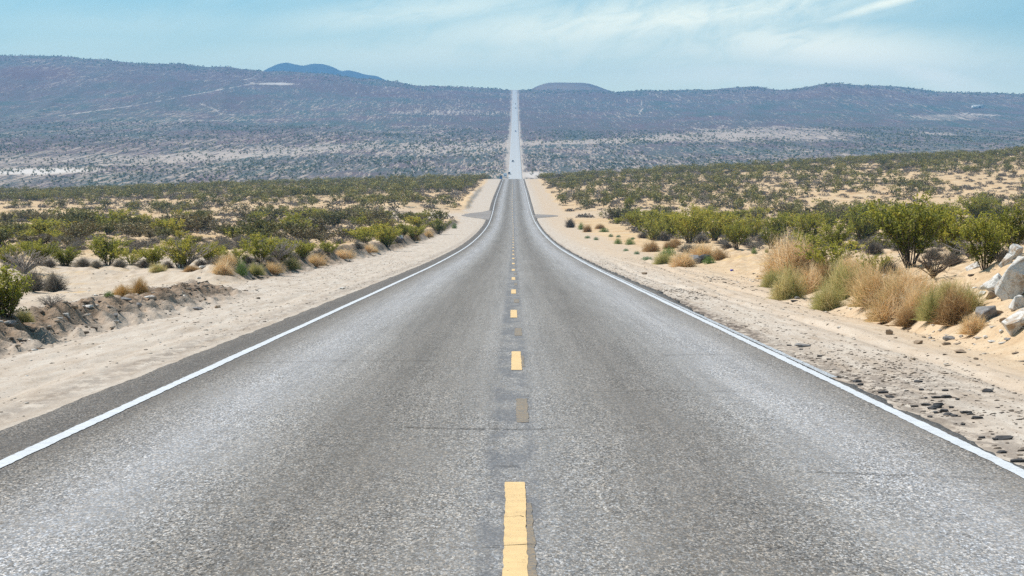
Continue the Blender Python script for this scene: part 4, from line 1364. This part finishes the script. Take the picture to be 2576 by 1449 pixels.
for i, (X, Y, wp, hp, m_, lb) in enumerate([(2238, 842, 18, 15, mat_brownrock, "upright wedge of brown stone on the sand below the straw row"), (2253, 852, 9, 4, mat_brownrock, "tiny brown stone just right of the upright wedge"),
                                            (2313, 866, 20, 11, mat_brownrock, "brown stone lying alone right of the upright wedge"), (2388, 856, 28, 10, mat_greyrock, "flat dark grey stone left of the small pale wiry clump"),
                                            (2380, 868, 24, 9, mat_brownrock, "flat brown stone just below the flat dark grey one"), (2416, 888, 34, 8, mat_brownrock, "long flat brown slab lowest on the sand at the right"),
                                            (2340, 852, 12, 6, mat_greyrock, "little grey stone above the lone brown stone"), (2418, 850, 11, 8, mat_rock, "small bluish white stone on the slope below the wiry clump"),
                                            (2480, 852, 13, 8, mat_rock, "small white stone on the slope right of the wiry clump"), (2496, 862, 18, 6, mat_rock, "thin white chip on the slope below the long white slab"),
                                            (2520, 838, 12, 10, mat_rock, "round white stone left of the long white slab"), (2535, 858, 18, 7, mat_greyrock, "grey chip under the long white slab"),
                                            (2350, 820, 12, 7, mat_rock, "white chip under the straw clumps on the bank"), (2110, 826, 12, 5, mat_rock, "small white stone below the yellow green clump above the hollow"),
                                            (2028, 716, 14, 5, mat_rock, "white stone beside the litter on the bare sand at the right"), (2005, 752, 16, 6, mat_greyrock, "dark flat stone at the foot of the leftmost olive clump"),
                                            (1998, 760, 20, 5, mat_tar, "thin black strip on the sand left of the olive clump"), (1622, 690, 14, 6, mat_brownrock, "flat orange stone on the right shoulder before the straw heap"),
                                            (2455, 905, 12, 6, mat_brownrock, "brown stone on the lower slope beside the long flat slab"), (2298, 905, 10, 5, mat_brownrock, "small brown stone in the wheel tracks on the right")]):
    stone(X, Y, wp, hp, m_, "stone", "stone", lb, G2, 60 + i, .8, (0, 0, nrand.random() * 6), sub=2)
G3 = "loose stones on the left bank"
for i, (X, Y, wp, hp, m_, lb) in enumerate([(455, 672, 26, 10, mat_rock, "pale stone at the foot of the narrow tall bush behind the sand bench"), (510, 675, 18, 7, mat_rock, "small white stone right of the pale one at the edge of the bare sand"),
                                            (555, 690, 18, 7, mat_greyrock, "grey white stone before the biggest pinkish straw clump"), (378, 752, 26, 9, mat_rock, "pale flat stone under the tall golden grass tuft"),
                                            (316, 756, 24, 8, mat_greyrock, "dark flat stone at the lower left of the golden grass on the ridge"), (222, 776, 24, 9, mat_rock, "flat tan stone on the ridge crest right of the twig bush"),
                                            (186, 778, 20, 9, mat_brownrock, "brown stone on the ridge crest beside the twig bush"), (348, 772, 14, 12, mat_greyrock, "bluish grey stone on the ridge face below the golden grass"),
                                            (290, 800, 14, 9, mat_greyrock, "grey stone low on the ridge face left of the middle"), (293, 814, 12, 8, mat_rock, "white stone at the ridge foot below the grey one"),
                                            (495, 780, 30, 8, mat_greyrock, "long pale grey stone at the ridge foot"), (548, 775, 14, 7, mat_brownrock, "small dark stone at the end of the bladed ridge"),
                                            (165, 796, 14, 10, mat_rock, "white chip high on the ridge face at the left"), (172, 805, 10, 8, mat_greyrock, "blue grey chip below the white chip on the ridge face"),
                                            (862, 728, 16, 6, mat_rock, "pale stone on the left bank beneath the straw row"), (650, 752, 9, 5, mat_brownrock, "single dark stone lying on the left shoulder"),
                                            (25, 818, 40, 12, mat_greyrock, "long grey stone under the bright green bush at the left edge"), (500, 702, 12, 5, mat_rock, "small pale stone on the bare sand behind the ridge"),
                                            (1008, 600, 12, 8, mat_rock, "white chip on the soil bank below the wide dark green bush"), (288, 742, 10, 6, mat_brownrock, "dark stone right of the grey brown dry shrub pair")]):
    stone(X, Y, wp, hp, m_, "stone", "stone", lb, G3, 90 + i, .8, (0, 0, nrand.random() * 6), sub=2)

# broken lumps of asphalt beside the right edge
lump = [rock_mesh("asphalt_lump", 130 + i, .075, .055, .022, mat_tar, 8, 2, .02) for i in range(4)]
spots = [(2155, 962, 1.4), (2168, 970, 1.1), (2222, 990, 1.3), (2237, 1001, 1.2), (2310, 962, 1.2), (2315, 983, .9), (2355, 1003, 1.2), (2380, 1001, 1.5), (2378, 985, .8), (2410, 1008, .7), (2300, 1025, .9),
         (2330, 1022, 1.1), (2345, 1030, 1.2), (2362, 1028, 1.6), (2350, 1040, 1.0), (2385, 1045, 1.1), (2400, 1050, .9), (2372, 1038, 1.3), (2430, 1040, 1.3), (2440, 1043, .7), (2458, 1055, 1.2), (2390, 1028, .8),
         (2110, 950, .8), (2290, 1052, 1.3), (2300, 1060, 1.5), (2500, 1108, .8), (2560, 1165, 1.3), (2520, 1140, .9), (2470, 1103, .7), (2060, 898, 1.1), (2085, 905, .8), (1985, 870, .9), (2015, 880, .7), (2425, 1070, .7), (2330, 1003, .6), (2340, 1050, .7)]
for i, (X, Y, s) in enumerate(spots):
    p = ray(X, Y)
    o = link("asphalt_lump", lump[i % 4], None, (p[0], p[1], p[2] + .008), (0, 0, nrand.random() * 6.28))
    o.scale = (s * .68, s * .68, s * .8)
    tag(o, "small black lump of broken asphalt scattered beside the crumbling right edge of the road", "asphalt lump", "broken asphalt lumps beside the right edge")
for i, (X, Y, w_, lb) in enumerate([(2485, 987, 36, "long flat piece of dark asphalt lying alone out on the sand at the right"), (2528, 1106, 44, "long black asphalt piece near the road edge at the lower right"),
                                    (2362, 1022, 34, "pale topped asphalt slab in the thick of the black lumps"), (2232, 1032, 30, "asphalt slab broken off right at the white edge line"),
                                    (2020, 873, 44, "pale grey crumbled slab of pavement beside the upper part of the edge line")]):
    stone(X, Y, w_ * .8, w_ * .24, mat_tar if i < 4 else mat_greyrock, "asphalt_slab", "asphalt slab", lb, "asphalt slabs on the right shoulder", 150 + i, .6, (0, 0, .1 * i), sub=2)

# pebbles and grit: far too many to count
rg = np.random.default_rng(808)
prs = []
for i in range(4):
    m_ = rock_mesh("t", 170 + i, 1, .8, .55, mat_brownrock, 6, 1, .05)
    v = np.empty(len(m_.vertices) * 3); m_.vertices.foreach_get("co", v)
    f = np.array([p_.vertices[:] for p_ in m_.polygons])
    prs.append((v.reshape(-1, 3), f, np.full(len(v) // 3, .5)))
    bpy.data.meshes.remove(m_)
mat_peb = plant_mat("mixed_pebble", [(.0, (.07, .055, .045)), (.35, (.17, .125, .09)), (.7, (.36, .30, .24)), (1.0, (.60, .57, .53))], .9, .0, 0)


def pebbles(n, xa, xb, ya, yb, smin, smax, seed, label, dark=.0, face=None):
    rg = np.random.default_rng(seed)
    y = ya + (yb - ya) * rg.random(n) ** 1.3
    x = xa + (xb - xa) * rg.random(n)
    if face is not None:
        x = face + rg.normal(0, .5, n)
    k = (np.abs(x) < .29 * y + 1) & (rg.random(n) < .45 + 1.3 * vnoise(x / 1.2, y / 3, seed) + .2)
    x, y = x[k], y[k]
    s = smin + (smax - smin) * rg.random(len(x)) ** 4
    return mass("pebbles", [(v, q, a_ - dark) for v, q, a_ in prs], x, y, s, 1.0, mat_peb, label, "pebbles", seed, .0, 1.0)


pebbles(9000, -9.5, -4.5, 14, 130, .006, .035, 901, "pebbles strewn over the left shoulder", .05)
pebbles(2600, -9, -7, 20, 58, .012, .07, 902, "stony grit in the bladed ridge on the left", .05, -7.9)
pebbles(2200, -11, -8, 68, 335, .015, .09, 903, "stony grit in the long soil bank on the left", .0, -9.3)
pebbles(9000, 4.0, 9.5, 14, 120, .006, .035, 904, "pebbles strewn over the right shoulder", .12)
pebbles(2600, 6.5, 12, 24, 75, .012, .075, 905, "stones eroding from the cut slope on the right", .0)
pebbles(3500, 3.8, 4.9, 14, 110, .006, .028, 906, "black asphalt crumbs along the broken right edge of the road", .45)
pebbles(1500, 3.9, 5.8, 19, 29, .008, .03, 907, "black asphalt crumbs spread around the larger lumps", .45)
pebbles(1600, -17, -9, 40, 100, .012, .05, 908, "pebbles on the bare sand bench at the left", .0)
pebbles(800, 4.0, 5.4, 50, 60, .01, .045, 909, "dark crumbs heaped on the shoulder beside the bend of sand", .42)

# litter
mat_blue = simple("blue_plastic", (.03, .04, .45), .4, .5)
mat_whitep = simple("white_plastic", (.75, .78, .8), .4, .5)
p = ray(1841, 682)
b_ = Parts(); b_.cyl((0, 0, .033), "x", .033, .12); can = b_.mesh("blue_can", mat_blue, False)
o = link("blue_can", can, None, (p[0], p[1], p[2]), (0, 0, .3)); tag(o, "blue drink can lying alone on the bare sand at the right", "can")
p = ray(2018, 641 + 72)
p = ray(1612, 662)
b_ = Parts(); b_.box((0, 0, .02), (.30, .22, .03), .8); b_.box((.09, .05, .05), (.14, .12, .05), .6, .02)
o = link("crushed_cup", b_.mesh("crushed_cup", mat_whitep), None, (*ray(2016, 712)[:2], ray(2016, 712)[2]), (.1, .1, .6)); tag(o, "scrap of white plastic litter on the sand beside a white stone", "litter")
o = link("blue_scrap", can, None, tuple(ray(1010, 603)), (0, .2, .9)); o.scale = (1.6, 1.6, 1.6); tag(o, "crumpled blue scrap on the soil bank left of the road", "litter")

# ------------------------------------------------------------------ vehicles far down the road
mat_tyre = simple("tyre_rubber", (.02, .02, .02), .8)
mat_rim = simple("steel_rim", (.45, .45, .46), .4, .5, metal=.6)
mat_glass = simple("dark_glass", (.02, .03, .04), .1, .6)
mat_red = simple("red_lens", (.35, .02, .02), .3, .5)
mat_lamp = simple("clear_lens", (.7, .7, .66), .2, .5)


def wheels(o, half, ys, r):
    for yy in ys:
        for sx in (-1, 1):
            wq = Parts(); wq.cyl((sx * half, yy, r), "x", r, .22, 18)
            wo_ = link("wheel", wq.mesh("wheel", mat_tyre), o)
            rq = Parts(); rq.cyl((sx * (half + .06), yy, r), "x", r * .6, .14, 12)
            link("rim", rq.mesh("rim", mat_rim), wo_)


def prism(profile, x0, x1, taper=1.0):
    """side outline (y, z) given thickness across x"""
    n = len(profile)
    pr = np.array(profile, float)
    v = np.concatenate([np.stack([np.full(n, x0), pr[:, 0], pr[:, 1]], 1), np.stack([np.full(n, x1), pr[:, 0], pr[:, 1]], 1)])
    import bmesh
    bm = bmesh.new()
    vs = [bm.verts.new(tuple(c)) for c in v]
    bm.faces.new(vs[:n][::-1]); bm.faces.new(vs[n:])
    for i in range(n):
        bm.faces.new((vs[i], vs[(i + 1) % n], vs[n + (i + 1) % n], vs[n + i]))
    bmesh.ops.recalc_face_normals(bm, faces=bm.faces)
    bmesh.ops.bevel(bm, geom=[e for e in bm.edges], offset=.05, segments=2, affect="EDGES", clamp_overlap=True)
    return bm


def bm_link(name, bm, mat, parent):
    me_ = bpy.data.meshes.new(name)
    bm.to_mesh(me_); bm.free()
    me_.materials.append(mat)
    return link(name, me_, parent)


def car(name, cat, label, x, y, rz, paint_mat, tall=0.0):
    o = empty(name, (x, y, float(zr(y)) + .02), rz)
    tag(o, label, cat, "vehicles far down the road")
    bm_link("body", prism([(-2.2, .35), (2.15, .35), (2.25, .7), (2.1, .95), (1.0, 1.05), (-1.95, 1.08 + tall * .3), (-2.25, .9)], -.9, .9), paint_mat, o)
    bm_link("cabin", prism([(-1.75, 1.0), (1.05, 1.0), (.35, 1.48 + tall), (-1.25, 1.50 + tall)], -.74, .74), mat_glass, o)
    bm_link("car_roof", prism([(-1.3, 1.46 + tall), (.4, 1.44 + tall), (.3, 1.54 + tall), (-1.2, 1.56 + tall)], -.70, .70), paint_mat, o)
    wheels(o, .82, (-1.35, 1.4), .34)
    for sx in (-1, 1):
        q = Parts(); q.box((sx * .68, 2.2, .75), (.32, .1, .16)); link("headlight", q.mesh("headlight", mat_lamp), o)
        q = Parts(); q.box((sx * .7, -2.25, .85), (.28, .08, .18)); link("tail_light", q.mesh("tail_light", mat_red), o)
    return o


def truck(name, label, x, y, rz):
    o = empty(name, (x, y, float(T(x, y)) + .02), rz)
    tag(o, label, "truck", "vehicles far down the road")
    bm_link("cargo_box", prism([(-3.4, .9), (1.0, .9), (1.0, 3.2), (-3.4, 3.2)], -1.15, 1.15), mat_whitep, o)
    bm_link("cab", prism([(1.1, .5), (3.0, .5), (3.05, 1.3), (2.5, 2.2), (1.1, 2.25)], -1.0, 1.0), mat_whitep, o)
    q = Parts(); q.box((0, 2.82, 1.75), (1.6, .12, .6)); link("windscreen", q.mesh("windscreen", mat_glass), o)
    q = Parts(); q.box((0, -.4, .72), (1.0, 6.0, .2)); link("chassis", q.mesh("chassis", mat_tyre), o)
    wheels(o, 1.0, (-2.3, 2.1), .46)
    return o


paint_dark = simple("dark_blue_paint", (.02, .03, .06), .3, .5)
paint_blue = simple("mid_blue_paint", (.03, .08, .22), .3, .5)
paint_bright = simple("bright_blue_paint", (.02, .14, .45), .3, .5)
paint_black = simple("black_paint", (.02, .02, .022), .3, .5)


def on_road(Y):
    p = ray_far(1293, Y, 1250)
    return p[1]


y1 = on_road(409); car("dark_car", "car", "dark car in the left lane on the lower part of the far slope", xr(y1) - 1.7, y1, PI, paint_dark)
y2 = on_road(333); car("blue_car", "car", "blue car halfway up the far slope on the road", xr(y2) + 1.0, y2, 0, paint_blue, .25)
y3 = on_road(275); car("small_car", "car", "tiny dark car high on the far slope, nearer of two close together", xr(y3) + 1.6, y3, 0, paint_blue, .2)
y4 = on_road(264); car("small_car", "car", "tiny dark car highest on the far slope near the top of the road", xr(y4) + 1.4, y4, 0, paint_black)
truck("white_truck", "white box truck on the left shoulder just beyond the crest of the near road", xr(1400) - 6.8, 1400, PI)
car("parked_car", "car", "black car on the road beside the white truck beyond the crest", xr(1440) - 4.1, 1440, PI, paint_black, .3)
c_ = car("blue_van", "van", "bright blue van at the far left shoulder beyond the crest beside the white truck", xr(1385) - 9.6, 1385, PI, paint_bright, .5)
c_.location.z = float(T(xr(1385) - 9.6, 1385)) + .02

# white shed far off on the right slope
p = ray_far(2456, 273, 2500)
s_ = empty("white_shed", (p[0], p[1], p[2]), .1)
tag(s_, "long white shed far off near the ridge on the right", "shed")
q = Parts(); q.box((0, 0, 2.2), (20, 9, 4.6)); link("wall", q.mesh("wall", simple("white_wall", (.72, .72, .7))), s_)
q = Parts(); q.box((0, 0, 5.1), (21, 10, 1.1), .75); link("shed_roof", q.mesh("shed_roof", simple("pale_metal_roof", (.6, .62, .65), .5)), s_)
q = Parts(); q.box((2, -4.55, 1.6), (4, .2, 3.2)); link("door", q.mesh("door", simple("grey_door", (.2, .2, .22))), s_)

# ------------------------------------------------------------------ air
hz = bpy.data.materials.new("haze_air")
hz.use_nodes = True
hz.node_tree.nodes.clear()
hn = NT(hz.node_tree)
ho = hn.n("ShaderNodeOutputMaterial")
pv = hn.n("ShaderNodeVolumePrincipled")
pv.inputs["Color"].default_value = (.27, .60, 1.0, 1)
pv.inputs["Density"].default_value = 1.6e-4
pv.inputs["Anisotropy"].default_value = .0
hn.t.links.new(pv.outputs[0], ho.inputs["Volume"])
q = Parts()
q.box((0, 3880, 176), (60000, 9440, 508))
o = link("haze", q.mesh("haze", hz))
tag(o, kind="stuff")
scene.cycles.volume_bounces = 0
